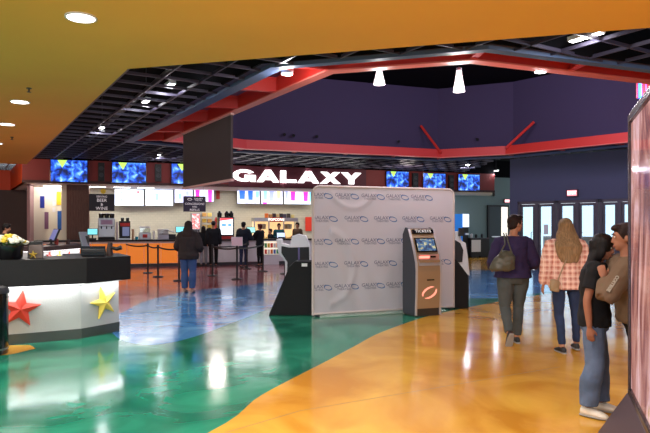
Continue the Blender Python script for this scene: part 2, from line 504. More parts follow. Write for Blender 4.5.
# ducts and conduit over the grid
k = 0
for (a, b, r, what) in (((-12, 20, 4.62), (-3, 6.4, 4.62), .17, 'round'), ((-9, 22.5, 4.7), (-1.5, 9.2, 4.75), .06, 'thin'), ((2.5, 7.6, 4.62), (9.5, 9.3, 4.62), .16, 'round')):
    o = MB().tube([a, b], r, 12).build('air_duct' if what == 'round' else 'conduit', M_dark, smooth=True)
    tag(o, ['thick round duct above the open grid beside the orange ceiling', 'thin conduit pipe above the black grid ceiling', 'round duct above the blue lit grid cells'][k], 'duct' if what == 'round' else 'pipe'); k += 1

# ---- lamps
def downlight(x, y, lab, r=.125, e=60):
    t = thing('recessed_downlight', lab, 'ceiling light', (x, y, YZ), 0, 'downlights in the orange ceiling')
    MB().lathe([(r+.02, 0), (r+.02, -.012), (r, -.014), (r, -.006)], 24).build('trim_ring', M_white, t, smooth=True)
    MB().lathe([(0, -.007), (r, -.007), (r, -.003), (0, -.003)], 24).build('lens', M_lamp, t)
    light('SPOT', (x, y, YZ-.04), e*3.2, (1, .96, .9), .12, spot=R(165))
dl = [(81, 17, 'largest recessed downlight, nearest in the orange ceiling'), (20, 101.5, 'second recessed downlight counting from the nearest in the orange ceiling'),
      (7, 124, 'third recessed downlight counting from the nearest in the orange ceiling'), (-4, 143, 'farthest recessed downlight in the orange ceiling')]
for px, py, lab in dl:
    p = CP(px, py, YZ); downlight(p.x, p.y, lab)
for x, y in ((-.5, 1.2), (2.6, 2.6), (-5.2, 3.5), (6.5, 2.0), (-3.2, -.5), (.4, 4.4), (-8.5, 7.5), (-10.5, 12.5), (-7.5, 3.0), (-5.5, 6.2)):
    light('SPOT', (x, y, YZ-.04), 230, (1, .96, .9), .12, spot=R(165))
for px, py, lab in ((29, 88, 'small sprinkler head near the middle downlight'), (12, 137, 'small sprinkler head beside the farther downlights')):
    p = CP(px, py, YZ)
    t = thing('sprinkler_head', lab, 'sprinkler', (p.x, p.y, YZ))
    MB().lathe([(.035, 0), (.035, -.01), (.012, -.014), (.01, -.05), (.03, -.055), (.03, -.06)], 12).build('rosette', M_dark, t)

def grid_lamp(px, py, lab, z=4.22, e=12, w=.34):
    p = CP(px, py, z)
    t = thing('spot_fixture', lab, 'ceiling light', p, GA, 'fixtures above the black grid')
    MB().box(-w/2, w/2, -.06, .06, .01, .07).build('housing', M_white, t)
    MB().box(-w/2+.02, w/2-.02, -.045, .045, 0, .012).build('lens', M_lamp, t)
    MB().tube([(0, 0, .07), (0, 0, 5.1-z)], .008, 6).build('stem', M_dark, t)
    light('POINT', p-Vector((0, 0, .12)), e, (.9, .93, 1), .08)
grid_lamp(170, 86, 'white fixture above the grid nearest the ring of steel')
grid_lamp(146, 102, 'white fixture above the grid, second from the ring corner')
grid_lamp(102, 128, 'white fixture above the grid by the ceiling edge')
grid_lamp(160, 155, 'small white fixture above the grid over the second screen')
grid_lamp(467, 165, 'small white fixture above the grid over the far screens', w=.3)
grid_lamp(496, 171, 'white fixture above the grid by the far wall corner', w=.3)
grid_lamp(586, 38, 'large bright fixture at the edge of the blue lit grid', z=4.15, w=.5)

def pendant(px, pyt, pyb, Y, lab, zc=4.45):
    zt = CAMH+(HZ-pyt)/F*Y; zb = CAMH+(HZ-pyb)/F*Y; h = zt-zb
    t = thing('pendant_lamp', lab, 'pendant lamp', ((px-325)/F*Y, Y, zb), 0, 'conical glass pendants')
    MB().lathe([(.1, 0), (.093, .06), (.075, h*.4), (.05, h*.8), (.042, h), (.038, h), (.07, h*.4), (.088, .06), (.095, 0)], 16).build('glass_shade', M_shade, t, smooth=True)
    MB().ell((0, 0, .06), (.065, .065, .055)).build('bulb', M_lamp, t, smooth=True)
    MB().lathe([(.045, h-.01), (.045, h+.03), (.012, h+.05)], 12).build('cap', M_steel, t, smooth=True)
    MB().tube([(0, 0, h+.04), (0, 0, zc-zb)], .006, 6).build('cord', M_black, t)
    light('POINT', ((px-325)/F*Y, Y, zb-.06), 60, (1, .95, .95), .1)
M_shade = mat('frosted_ribbed_glass', (.95, .9, .92), .3, emit=1.6, ecol=(1, .82, .85))
pendant(379.3, 68, 84.5, 10.6, 'conical glass pendant nearer the grid corner, seen without its cord', 6.85)
pendant(459, 70, 91.5, 10.3, 'conical glass pendant hanging on a visible cord', 6.85)
# cluster lamp and flat lamp in the ring
p = P(287, 71, 9.75)
t = thing('cluster_lamp', 'small wire cage lamp in the near left bay of the red ring', 'ceiling light', p)
MB().lathe([(.1, -.05), (.11, 0), (.1, .05), (.06, .06)], 14).build('cage', M_steel, t, smooth=True)
MB().lathe([(0, -.055), (.09, -.055), (.09, -.045), (0, -.045)], 14).build('lens', M_lamp, t)
MB().tube([(0, 0, .05), (0, 0, 4.42-p.z)], .012, 6).build('stem', M_dark, t)
light('POINT', p-Vector((0, 0, .12)), 25, (1, .95, 1), .08)
p = P(541, 70, 10.2)
t = thing('disc_lamp', 'flat round lamp hanging under the right bay of the red ring', 'ceiling light', p)
MB().lathe([(.11, -.03), (.115, 0), (.11, .03), (.03, .05)], 18).build('housing', M_white, t, smooth=True)
MB().lathe([(0, -.036), (.1, -.036), (.1, -.028), (0, -.028)], 18).build('lens', M_lamp, t)
MB().tube([(0, 0, .04), (0, 0, max(.1, 4.42-p.z))], .008, 6).build('stem', M_dark, t)
light('POINT', p-Vector((0, 0, .12)), 40, (1, .95, 1), .08)
light('POINT', (3, 15.5, 6.2), 220, (.85, .75, 1), .5)
light('POINT', (7, 14.5, 6.2), 300, (.9, .75, 1), .5)
light('POINT', (0, 13.5, 6.2), 120, (.85, .8, 1), .5)

light('POINT', (-11.6, 19.6, 3.7), 120, (1, .8, .6), .2)  # added lamp with no fixture, brightens the orange return
light('POINT', (-4, 22.3, 3.9), 60, (1, .85, .8), .3)
light('POINT', (3.4, 25.0, 3.9), 40, (1, .85, .8), .3)
# small cameras / sensors on the drum wall
for px, py, v, lab in ((285, 134, 0, 'leftmost small black spotlight on the plum drum wall'), (294, 135, 0, 'small black sensor between the two dark spotlights on the plum wall'), (317, 136, 0, 'small black spotlight right of the sensor on the plum wall'),
                   (398, 141, 0, 'lone small black spotlight on the plum wall above the lettered sign end'), (476, 139, 0, 'tiny black sensor between the two diagonal struts')):
    k = (px-325)/F
    if px < 440: a_, b_ = offset(inner, RW-.03)[6], offset(inner, RW-.03)[5]
    else: a_, b_ = offset(inner, RW-.03)[5], offset(inner, RW-.03)[4]
    dd = b_-a_; tt = (k*a_.y-a_.x)/(dd.x-k*dd.y); q = a_+dd*tt
    z = CAMH+(HZ-py)/F*q.y
    o = MB().tube([(0, 0, 0), (0, -.08, 0), (0, -.2, -.05)], [.03, .03, .055], 8).build('wall_spotlight', M_black, None, loc=(q.x, q.y-.01, z))
    tag(o, lab, 'spotlight')

# ================================================================== HANGING PANEL
a = Vector((-2.07, 13.35)); b = Vector((-3.83, 16.3)); L = (b-a).length; ang = math.atan2(b.y-a.y, b.x-a.x)
t = thing('hanging_screen_panel', 'large dark brown panel hanging under the red ring beam', 'hanging panel', (a.x, a.y, 2.6), ang)
MB().box(0, L, -.025, .025, .05, 1.47).build('panel', mat('brown_weave', srgb(62, 48, 46), .7, var=.1, vscale=90, stretch=(1, 1, .1)), t)
MB().box(-.02, L+.02, -.04, .04, 1.47, 1.54).build('top_rail', mat('pink_rail', srgb(220, 165, 160), .4), t)  # one pink colour for both rails
MB().box(-.02, L+.02, -.04, .04, 0, .05).build('bottom_rail', MATS['pink_rail'], t)

# ================================================================== BACK OF HOUSE
def bwall(name, px0, px1, v, z0, z1, m, th=.1):
    a = BP(px0, 226, v); b = BP(px1, 226, v); L = (b-a).xy.length
    return struct(MB().box(0, L, 0, th, z0, z1).build(name, m, loc=(a.x, a.y, 0), rz=TH))
M_tile = tile_mat('cream_wall_tile', srgb(205, 200, 180), srgb(194, 189, 171), .2, .1)
bwall('wall_back', 64, 420, 3.0, 0, 3.2, M_tile)
bwall('wall_service', 420, 513, 3.0, 0, 4.2, mat('sage_wall_paint', srgb(120, 140, 142), .7))
# dark bulkheads closing the void above the service area
def bulk(a, b, z0, z1, nm, m=None):
    a = Vector(a); b = Vector(b); d = b-a
    struct(MB().box(0, d.length, 0, .1, z0, z1).build(nm, m or M_void, loc=(a.x, a.y, 0), rz=math.atan2(d.y, d.x)))
_a = BP(22, 226, .0); _b = BP(494.5, 226, .0); _c = BP(513, 226, 3.0)
bulk(_a.xy, _b.xy, 4.08, 5.15, 'wall_bulkhead'); bulk(_b.xy, BP(494.5, 226, 3.05).xy, 3.2, 5.15, 'wall_bulkhead_side', M_fascia)
bulk(BP(485, 226, 3.0).xy, _c.xy, 4.2, 5.15, 'wall_bulkhead_back')
M_lwall = mat('amber_side_wall', srgb(200, 140, 70), .8)
bulk((-15, 27), (-15, -2.5), 0, 5.15, 'wall_left', M_lwall)
bulk((14.2, 14.8), (14.2, -2.5), 0, 5.15, 'wall_east', M_lwall)
# fascia with orange return at its end
fa = BP(22, 226, 0); fb = BP(494.5, 226, 0); FL = (fb-fa).xy.length
fz0, fz1 = 3.2, 4.08
struct(MB().box(0, FL, 0, .12, fz0, fz1).build('wall_fascia', M_fascia, loc=(fa.x, fa.y, 0), rz=TH))
struct(MB().box(0, FL, -.03, 0, fz0, fz0+.1).build('trim_6', mat('dark_wine_trim', srgb(60, 20, 24), .6), loc=(fa.x, fa.y, 0), rz=TH))
rt = Vector((-14.0, 26.7)); d = (rt-fa.xy)
o = MB().box(0, d.length, -.12, 0, fz0, fz1).build('wall_left_return', M_orange, loc=(fa.x, fa.y, 0), rz=math.atan2(d.y, d.x)); struct(o)
struct(MB().box(-6, 0, 0, .12, fz0, fz1).build('wall_left_fascia', M_orange, loc=(rt.x, rt.y, 0), rz=TH))
struct(MB().box(-6, 3.7, 0, .12, 0, fz0).build('wall_left_far', mat('taupe_wall_paint', srgb(92, 78, 80), .8), loc=(rt.x, rt.y, 0), rz=TH))
# soffit over the service area
q0 = BP(22, 226, .12); q1 = BP(494.5, 226, .12); q2 = BP(494.5, 226, 3.0); q3 = Vector((rt.x, rt.y, 0))
struct(MB().prism([(q0.x, q0.y), (q1.x, q1.y), (q2.x, q2.y+.1), (q3.x+1.2, q3.y+.5), (q3.x, q3.y)], 'z', fz0, fz0+.08).build('ceiling_soffit', mat('white_soffit_paint', srgb(225, 220, 220), .7)))
# cream wall with notices and its end jamb
bwall('wall_cream', 31, 67, 1.9, 0, 3.2, mat('cream_wall_paint', srgb(225, 218, 200), .7))
p0 = BP(31, 226, 1.9); pr = BP(27, 226, 0.9)
d = pr-p0
struct(MB().box(0, d.xy.length, 0, .1, 0, 3.2).build('wall_pillar_left', mat('mauve_wall_paint', srgb(150, 115, 120), .7), loc=(p0.x, p0.y, 0), rz=math.atan2(d.y, d.x)))
p, w, h = bspan(61.5, 67.5, 244, 184, .9)
struct(MB().box(-w/2, w/2, 0, 1.0, 0, 3.2).build('wall_pillar_cream', MATS['cream_wall_paint'], loc=(p.x, p.y, 0), rz=TH))
for px0, px1, y0, y1, c, lab in ((40, 44.5, 208, 196, (20, 40, 140), 'blue notice on cream wall, upper'), (44.5, 48.5, 229, 212, (120, 80, 110), 'purple poster low on the cream wall'),
                            (56.5, 61, 205, 191.5, (235, 190, 40), 'yellow poster high on the cream wall'), (57.5, 61.5, 230, 211, (30, 90, 170), 'blue vertical poster low on the cream wall')):
    p, w, h = bspan(px0, px1, y0, y1, 1.88)
    o = MB().box(-w/2, w/2, 0, .015, 0, h).build('wall_poster', mat('poster_%d_%d' % (c[0], c[2]), srgb(*c), .5), loc=p, rz=TH); tag(o, lab, 'poster')
for i, py in enumerate((200, 206, 212)):
    p, w, h = bspan(52.5, 55.5, py, py-4.5, 1.88)
    o = MB().box(-w/2, w/2, 0, .01, 0, h).build('paper_notice', M_white, loc=p, rz=TH)
    tag(o, ['white paper, topmost of three on the cream wall', 'white paper, middle of three on the cream wall', 'white paper, lowest of three on the cream wall'][i], 'notice', 'white papers on the cream wall')
# walnut column
p, w, h = bspan(66.5, 89, 268, 184, .85)
t = thing('walnut_column', 'dark slatted walnut column between cream wall and tiled wall', 'column', (p.x, p.y, 0), TH)
MB().box(-w/2, w/2, .03, .6, 0, 3.2).build('core', M_wood, t)
mb = MB()
for i in range(14):
    x = -w/2+(i+.5)*w/14; mb.box(x-.022, x+.022, 0, .03, .02, 3.19)
mb.build('slats', M_wood, t)

# TVs
def tv(px0, px1, pyb, pyt, lab, seed):
    p, w, h = bspan(px0, px1, pyb, pyt, -.1)
    t = thing('wall_television', lab, 'television', p, TH, 'televisions on the maroon fascia')
    MB().box(-w/2, w/2, 0, .05, 0, h).build('casing', M_gloss, t, bevel=.006)
    MB().box(-w/2+.03, w/2-.03, -.006, 0, .03, h-.03).build('screen', screen_mat('trailer_still', seed), t)
    MB().box(-.2, .2, .05, .1, h*.3, h*.7).build('bracket', M_black, t)
tv(50, 88, 182.5, 159.5, 'television glowing blue above the walnut column, first along the fascia', 0)
tv(111.5, 146.5, 183.5, 162, 'television between the two black speakers on the fascia', .2)
tv(171, 205, 184.5, 163.5, 'television partly behind the hanging brown panel', .1)
tv(386, 409, 188, 171, 'television on the fascia just past the lit letters', .15)
tv(423, 446, 189.5, 173, 'television, middle of three right of the lit letters', .05)
tv(458, 480, 191, 174, 'television nearest the sage wall, at the fascia end', .25)
for px0, px1, y0, y1, lab in ((98, 104.5, 181, 162.5, 'black wall speaker between the first two televisions'), (155, 161.5, 181.5, 164, 'black wall speaker beside the hanging panel'),
                         (413, 418.5, 188.5, 173, 'black wall speaker just past the backdrop top'), (449.5, 454, 190, 175, 'black wall speaker beside the last television')):
    p, w, h = bspan(px0, px1, y0, y1, -.14)
    t = thing('wall_speaker', lab, 'speaker', p, TH, 'black speakers on the fascia')
    MB().box(-w/2, w/2, 0, .14, 0, h).build('cabinet', M_black, t, bevel=.01)
    MB().lathe([(.085, 0), (.075, .01), (.03, .0), (0, .012)], 14, M=Matrix.Translation((0, -.003, h*.32)) @ Matrix.Rotation(PI/2, 4, 'X')).build('driver_cone', M_dark, t)
    MB().lathe([(.085, 0), (.075, .01), (.03, .0), (0, .012)], 14, M=Matrix.Translation((0, -.003, h*.68)) @ Matrix.Rotation(PI/2, 4, 'X')).build('driver_cone', M_dark, t)

# GALAXY letter sign
def arcpts(cx, cy, rx, ry, a0, a1, n=20):
    return [(cx+rx*math.cos(R(a0+(a1-a0)*i/n)), cy+ry*math.sin(R(a0+(a1-a0)*i/n))) for i in range(n+1)]
def glyph(ch):
    if ch == 'G':
        w = 1.5; o = arcpts(.75, .5, .75, .5, 32, 345); i = arcpts(.75, .5, .40, .27, 345, 40)
        quads = [[o[k], o[k+1], i[len(i)-2-k], i[len(i)-1-k]] for k in range(20)]
        quads.append([(.78, .34), (1.5, .34), (1.5, .56), (.78, .56)]); quads.append([(1.18, .0), (1.5, .0), (1.5, .5), (1.18, .5)])
        return w, quads
    if ch == 'A': return 1.5, [[(0, 0), (.42, 0), (.95, 1), (.55, 1)], [(1.08, 0), (1.5, 0), (.95, 1), (.55, 1)], [(.3, .18), (1.2, .18), (1.1, .38), (.4, .38)]]
    if ch == 'L': return 1.1, [[(0, 0), (.38, 0), (.38, 1), (0, 1)], [(0, 0), (1.1, 0), (1.1, .26), (0, .26)]]
    if ch == 'X': return 1.45, [[(0, 0), (.46, 0), (1.42, 1), (.96, 1)], [(.99, 0), (1.45, 0), (.49, 1), (.03, 1)]]
    if ch == 'Y': return 1.45, [[(.53, 0), (.92, 0), (.92, .45), (.53, .45)], [(0, 1), (.46, 1), (.92, .42), (.6, .3)], [(.99, 1), (1.45, 1), (.85, .3), (.53, .42)]]
sg0 = BP(232.5, 184, -.09); sg1 = BP(361, 184, -.09); SW = (sg1-sg0).xy.length
u0, u1 = BP(230, 0, -.02), BP(364, 0, -.02)
t = thing('lit_letter_sign', 'big white lit letters spelling GALAXY on the maroon fascia', 'sign', (sg0.x, sg0.y, 3.42), TH)
MB().box(-.15, SW+.25, .02, .07, -.2, .64).build('backing_panel', M_maroon, t)
H = .50; gap = .08
tot = sum(glyph(c)[0] for c in 'GALAXY')+gap*5; ksx = SW/tot; x = 0
for c in 'GALAXY':
    w, qs = glyph(c); mb = MB()
    for q in qs: mb.prism([(x*ksx+a_*ksx, b_*H) for a_, b_ in q], 'y', -.05, .02)
    mb.build('letter', M_letter, t); x += w+gap
light('AREA', bloc(ubar(297), -.6, 3.55), 25, (1, 1, 1), SW, rot=(PI/2, 0, TH+PI), sy=.5)

# menu boards
M_menu = noise_emit('menu_glow', [(.3, (.55, .66, 1)), (.55, (.85, .9, 1)), (.7, (1, 1, 1))], 2, 1.5)
M_menu2 = noise_emit('menu_glow_violet', [(.3, (.45, .45, 1)), (.55, (.75, .75, 1)), (.7, (.95, .9, 1))], 3, 1.4)
cols = {'b': (.02, .12, .7), 'g': (.25, .75, .6), 'p': (.85, .03, .4), 'v': (.3, .35, .8), 'y': (.8, .7, .3), 'r': (.8, .1, .1), 'c': (.2, .6, .9)}
MC = {k: mat('menu_picture_'+k, v, .4, emit=1.2) for k, v in cols.items()}
def menu(px0, px1, pyb, pyt, lab, pics, m):
    p, w, h = bspan(px0, px1, pyb, pyt, 2.6)
    t = thing('menu_board', lab, 'menu board', p, TH, 'lit menu boards')
    MB().box(-w/2, w/2, 0, .06, 0, h).build('casing', M_dark, t)
    MB().box(-w/2+.015, w/2-.015, -.008, 0, .015, h-.015).build('screen', m, t)
    MB().box(-.02, .02, 0, .03, h, 3.2-p.z).build('hanger', M_dark, t)
    for c, x, y, ww, hh in pics:
        q = MB().prism([((x-.5)*w-ww*w/2*.8, y*h-hh*h/2), ((x-.5)*w+ww*w/2*.8, y*h-hh*h/2), ((x-.5)*w+ww*w/2, y*h+hh*h/2), ((x-.5)*w-ww*w/2, y*h+hh*h/2)], 'y', -.014, -.008).build('menu_picture', MC[c], t)
menu(114.3, 144, 206, 189, 'lit menu board nearest the beer sign', [('g', .25, .8, .06, .14), ('r', .8, .82, .08, .14), ('c', .25, .35, .06, .1)], M_menu)
menu(145, 173.3, 206, 189.3, 'lit menu board with two small drinks, left wall', [('g', .42, .55, .12, .4), ('y', .55, .4, .07, .35)], M_menu)
menu(174.3, 193, 203, 189.4, 'lit menu board behind the hanging concession sign', [('c', .3, .5, .15, .4), ('v', .7, .7, .15, .3)], M_menu2)
menu(193.8, 214, 202, 189.5, 'lit menu board with two pink cups, left group', [('p', .18, .6, .22, .75), ('p', .8, .5, .22, .95)], M_menu)
menu(237, 260, 204, 188.6, 'lit menu board with dark blue cups', [('b', .22, .6, .26, .55), ('b', .58, .62, .22, .7), ('c', .88, .62, .14, .4)], M_menu2)
menu(260.8, 283, 204.3, 188.8, 'lit menu board with green and violet cups', [('g', .2, .6, .16, .55), ('v', .48, .55, .2, .65), ('y', .8, .6, .2, .5), ('p', .18, .07, .2, .1)], M_menu2)
menu(283.8, 311, 204.5, 189, 'lit menu board with two tall magenta cups', [('v', .1, .6, .1, .5), ('p', .33, .6, .18, .7), ('p', .8, .6, .18, .75), ('c', .96, .6, .06, .8)], M_menu)

# hanging signs
def hsign(px0, px1, pyb, pyt, v, lab, lines, m, logo=False):
    p, w, h = bspan(px0, px1, pyb, pyt, v)
    t = thing('hanging_sign', lab, 'sign', p, TH)
    MB().box(-w/2, w/2, -.02, .02, 0, h).build('sign_board', m, t)
    for s_ in (-1, 1): MB().tube([(s_*w*.4, 0, h), (s_*w*.4, 0, 3.2-p.z)], .006, 6).build('wire', M_steel, t)
    for s, zf, sz, off in lines: text(s, sz, M_txt, t, (off*w, -.024, zf*h))
    if logo:
        mb = MB(); mb.tube([(-w*.22+.085*math.cos(k_), -.025, h*.8+.04*math.sin(k_)) for k_ in [2*PI*i/20 for i in range(20)]], .009, 5, closed=True); mb.build('ring_logo', M_txt, t)
M_txt = mat('pale_lettering', (.85, .8, .85), .5, emit=.25)
hsign(89, 114.5, 211, 194, .4, 'dark sign reading beer and wine beside the walnut column', [('SERVING', .84, .1, 0), ('BEER', .62, .17, 0), ('&', .38, .15, 0), ('WINE', .15, .17, 0)], mat('sign_ink', srgb(26, 20, 34), .5))
hsign(183.3, 205.7, 211.7, 196.3, .3, 'dark purple sign reading concessions and refills', [('GALAXY', .84, .09, .17), ('THEATRES', .73, .06, .17), ('CONCESSIONS', .5, .115, 0), ('AND', .31, .09, 0), ('REFILLS', .12, .12, 0)], mat('sign_purple', srgb(34, 20, 56), .5), True)
p, w, h = bspan(100.5, 106, 193.5, 189, .5)
o = MB().lathe([(0, 0), (w/2, .02), (w/2, .06), (0, .08)], 16, M=Matrix.Translation((0, 0, h/2)) @ Matrix.Rotation(PI/2, 4, 'X')).build('round_badge', mat('badge_yellow', srgb(225, 195, 50), .5), loc=p, rz=TH)
tag(o, 'round yellow badge above the beer sign', 'badge')
p, w, h = bspan(216.3, 219.8, 199, 190, 2.9)
tag(MB().box(-w/2, w/2, 0, .03, 0, h).build('wall_poster', M_red, loc=p, rz=TH), 'small red poster between the two menu groups', 'poster')
p, w, h = bspan(305.5, 312.5, 231, 217, 2.9)
tag(MB().box(-w/2, w/2, 0, .03, 0, h).build('wall_poster', mat('poster_redorange', srgb(230, 60, 35), .5), loc=p, rz=TH), 'orange red poster beside the popcorn machine', 'poster')

# soffit lights
for i, px in enumerate((52, 97, 122, 146, 180, 225, 250, 290, 330, 380, 445)):
    u = ubar(px, 1.3); p = bloc(u, 1.5, fz0)
    if px < 460:
        w_ = .35
        if px in (52, 97, 122, 146, 445):
            t = thing('soffit_light', {52: 'long white soffit light over the cream wall', 97: 'white soffit light above the beer sign', 122: 'white soffit light over the first menu board', 146: 'white soffit light over the gap of the menus', 445: 'white soffit light near the sage wall'}[px], 'ceiling light', p, TH, 'white lights in the bar soffit')
            MB().box(-w_, w_, -.12, .12, -.02, 0).build('frame', M_white, t); MB().box(-w_+.03, w_-.03, -.1, .1, -.026, -.02).build('lens', M_lamp, t)
    light('AREA', p-Vector((0, 0, .05)), 18, (1, .95, .88), 1.6, rot=(0, 0, TH), sy=1.2)

# counters
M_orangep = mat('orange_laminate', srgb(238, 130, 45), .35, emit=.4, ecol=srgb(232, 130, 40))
def counter(px0, px1, lab, m, seams):
    a = ubar(px0); b = ubar(px1)
    t = thing('service_counter', lab, 'counter', bloc(a, 0), TH)
    L = b-a
    MB().box(0, L, .06, .75, .12, 1.0).build('carcass', M_white, t)
    MB().box(.0, L, .1, .7, 0, .12).build('plinth', M_dark, t)
    k = seams
    for i in range(k): MB().box(i*L/k+.012, (i+1)*L/k-.012, .03, .06, .14, .92).build('front_panel', m, t)
    return t
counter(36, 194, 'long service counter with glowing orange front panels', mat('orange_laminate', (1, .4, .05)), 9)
counter(194.2, 352, 'white fronted service counter under the letter sign', M_white, 6)
a = ubar(34); b = ubar(354)
tag(MB().box(0, b-a, -.06, .82, 1.0, 1.06).build('worktop', M_granite, loc=bloc(a, 0), rz=TH), 'long black worktop running along both service counters', 'worktop')

# candy display built in the white counter front
p, w, h = bspan(264, 279, 257, 245.5, -.12)
t = thing('candy_case', 'lit glass candy case standing in front of the white counter', 'display case', (p.x, p.y, 0), TH)
MB().box(-w/2, w/2, 0, .1, 0, .42).build('base', M_white, t)
MB().box(-w/2, w/2, .02, .1, .42, .98).build('back_panel', mat('case_glow', (1, .9, .7), .5, emit=.6), t)
MB().box(-w/2, w/2, -.02, .1, .96, 1.0).build('lid', M_steel, t)
ci = 0
for r_ in range(2):
    MB().box(-w/2, w/2, -.05, .02, .44+r_*.26, .45+r_*.26).build('shelf', M_steel, t)
CANDY = [mat('wrap_%d' % i, srgb(*c), .4) for i, c in enumerate(((220, 60, 50), (240, 200, 60), (70, 160, 90), (70, 110, 200), (230, 120, 40), (235, 235, 230)))]
names = ['red', 'yellow', 'green', 'blue', 'orange', 'white']
for r_ in range(2):
    for c_ in range(5):
        ww = w/5.5; x = -w/2+ww*.6+c_*ww*1.08
        o = MB().box(x-ww*.4, x+ww*.4, -.045, .015, .45+r_*.26, .63+r_*.26).build('candy_box', CANDY[(ci*5+r_) % 6], loc=(p.x, p.y, 0), rz=TH)
        tag(o, '%s candy box on the %s shelf of the lit case' % (names[(ci*5+r_) % 6], ('lower', 'upper')[r_]), 'candy box', 'candy boxes in the %s row of the lit case' % ('lower', 'upper')[r_]); ci += 1

# machines standing on the worktop
def machine(px0, px1, pyt, v, name, lab, body, depth=.4, z=1.06):
    a = BP(px0, 226, v); b = BP(px1, 226, v); m = (a+b)/2; w = (b-a).xy.length; zt = CAMH+(HZ-pyt)/F*m.y
    t = thing(name, lab, name.split('_')[-1], (m.x, m.y, z), TH)
    return t, w, zt-z
# espresso machine
t, w, h = machine(98, 115, 218, .3, 'coffee_machine', 'tall silver coffee machine with three dark bean hoppers', M_steel)
MB().box(-w/2, w/2, .0, .45, 0, .1).build('drip_base', M_black, t, bevel=.01)
MB().box(-w/2, w/2, .14, .45, .1, h).build('body', M_steel, t, bevel=.02)
MB().box(-w/2, w/2, .0, .16, h*.62, h).build('head', M_steel, t, bevel=.02)
MB().box(-w*.35, w*.35, -.01, 0, h*.7, h*.92).build('screen_panel', mat('violet_label', srgb(150, 120, 150), .3), t)
for s_ in (-.3, 0, .3):
    MB().lathe([(.09, h), (.1, h+.17), (.06, h+.19)], 12, c=(s_*w*1.05, .2)).build('bean_hopper', M_gloss, t, smooth=True)
    MB().tube([(s_*w, .06, h*.62), (s_*w, .06, h*.5)], .02, 8).build('spout', M_black, t)
t, w, h = machine(119, 130.5, 221, .35, 'brewing_machine', 'black and red drink machine with two small canisters', M_black)
MB().box(-w/2, w/2, .12, .45, 0, h).build('body', M_black, t, bevel=.02)
MB().box(-w*.4, w*.45, .1, .12, h*.72, h*.9).build('red_header', M_red, t)
MB().box(-w*.2, w*.4, .1, .12, h*.2, h*.68).build('screen', mat('pale_screen', srgb(120, 130, 170), .3, emit=.3), t)
MB().box(-w/2, w/2, 0, .12, 0, .06).build('drip_tray', M_steel, t)
for s_ in (-.2, .25): MB().lathe([(.06, h), (.065, h+.12), (.03, h+.14)], 12, c=(s_*w, .25)).build('canister', M_gloss, t, smooth=True)
t, w, h = machine(139, 151, 226.5, .4, 'warming_cabinet', 'white boxy cabinet with glass lid on the worktop', M_white)
MB().box(-w/2, w/2, 0, .4, 0, h*.55).build('body', M_steel, t, bevel=.015)
MB().box(-w*.42, w*.42, .03, .37, h*.55, h*.9).build('glass_box', glass_mat('case_glass', (.9, .95, .95), .2), t)
MB().box(-w*.45, w*.45, .0, .4, h*.9, h).build('lid', M_white, t)
MB().box(-w*.2, w*.2, -.01, 0, h*.15, h*.4).build('label_plate', M_red, t)
for px0, px1, pyt, lab, c in ((115.5, 118.5, 222, 'tall pale tumbler stack right of the coffee machine', (205, 200, 200)), (131.5, 134.5, 229, 'short tan cup stack beside the drink machine', (200, 170, 140)), (135, 138.5, 236.5, 'small teal tub on the worktop', (30, 150, 180)), (152.5, 155, 231, 'thin white cup stack beside the warming cabinet', (225, 225, 225))):
    t, w, h = machine(px0, px1, pyt, .2, 'cup_stack', lab, None)
    mb = MB(); pr = []
    kk = max(2, int(h/.05))
    for i in range(kk): pr += [(w*.38, i*h/kk), (w*.5, (i+1)*h/kk-.004)]
    mb.lathe(pr, 14).build('cups', mat('cup_%d' % c[0], srgb(*c), .4), t)
# slicer like machine
t, w, h = machine(158, 176, 229, .4, 'nacho_warmer', 'low silver machine with a sloped arm left of the waiting woman', None)
MB().prism([(-.0, 0), (.4, 0), (.4, h*.9), (.25, h), (.05, h*.45)], 'x', -w/2, w*.1).build('body', M_steel, t, bevel=.01)
MB().tube([(-w*.4, .1, h*.55), (-w*.1, .1, h*.95), (w*.4, .1, h*.7)], .025, 8).build('arm', M_steel, t, smooth=True)
MB().box(w*.1, w/2, .05, .35, 0, h*.5).build('side_bin', M_black, t)
# frozen drink display
t, w, h = machine(218.5, 234.5, 217, .35, 'frozen_drink_machine', 'black frozen drink machine with a glowing white and red front', None)
MB().box(-w/2, w/2, .05, .5, 0, h).build('body', M_gloss, t, bevel=.02)
MB().box(-w*.4, w*.4, .03, .05, h*.2, h*.94).build('lit_front', mat('lit_front_white', (.8, .88, 1), .4, emit=1.3), t)
MB().prism([(-w*.4, h*.82), (w*.4, h*.9), (w*.4, h*.95), (-w*.4, h*.95)], 'y', .022, .03).build('red_swoosh', mat('lit_red', (1, .08, .1), .4, emit=.9), t)
MB().box(-w*.3, -w*.02, .02, .03, h*.58, h*.7).box(w*.1, w*.32, .02, .03, h*.58, h*.7).build('blue_emblems', mat('lit_blue', (.15, .4, .9), .4, emit=.8), t)
MB().box(-w*.4, w*.4, 0, .06, 0, h*.14).build('drip_tray', M_red, t)
for s_ in (-.38, .08, .36): MB().lathe([(.09, h), (.1, h+.16), (.05, h+.22), (.04, h+.25)], 12, c=(s_*w, .25)).build('hopper', M_gloss, t, smooth=True)
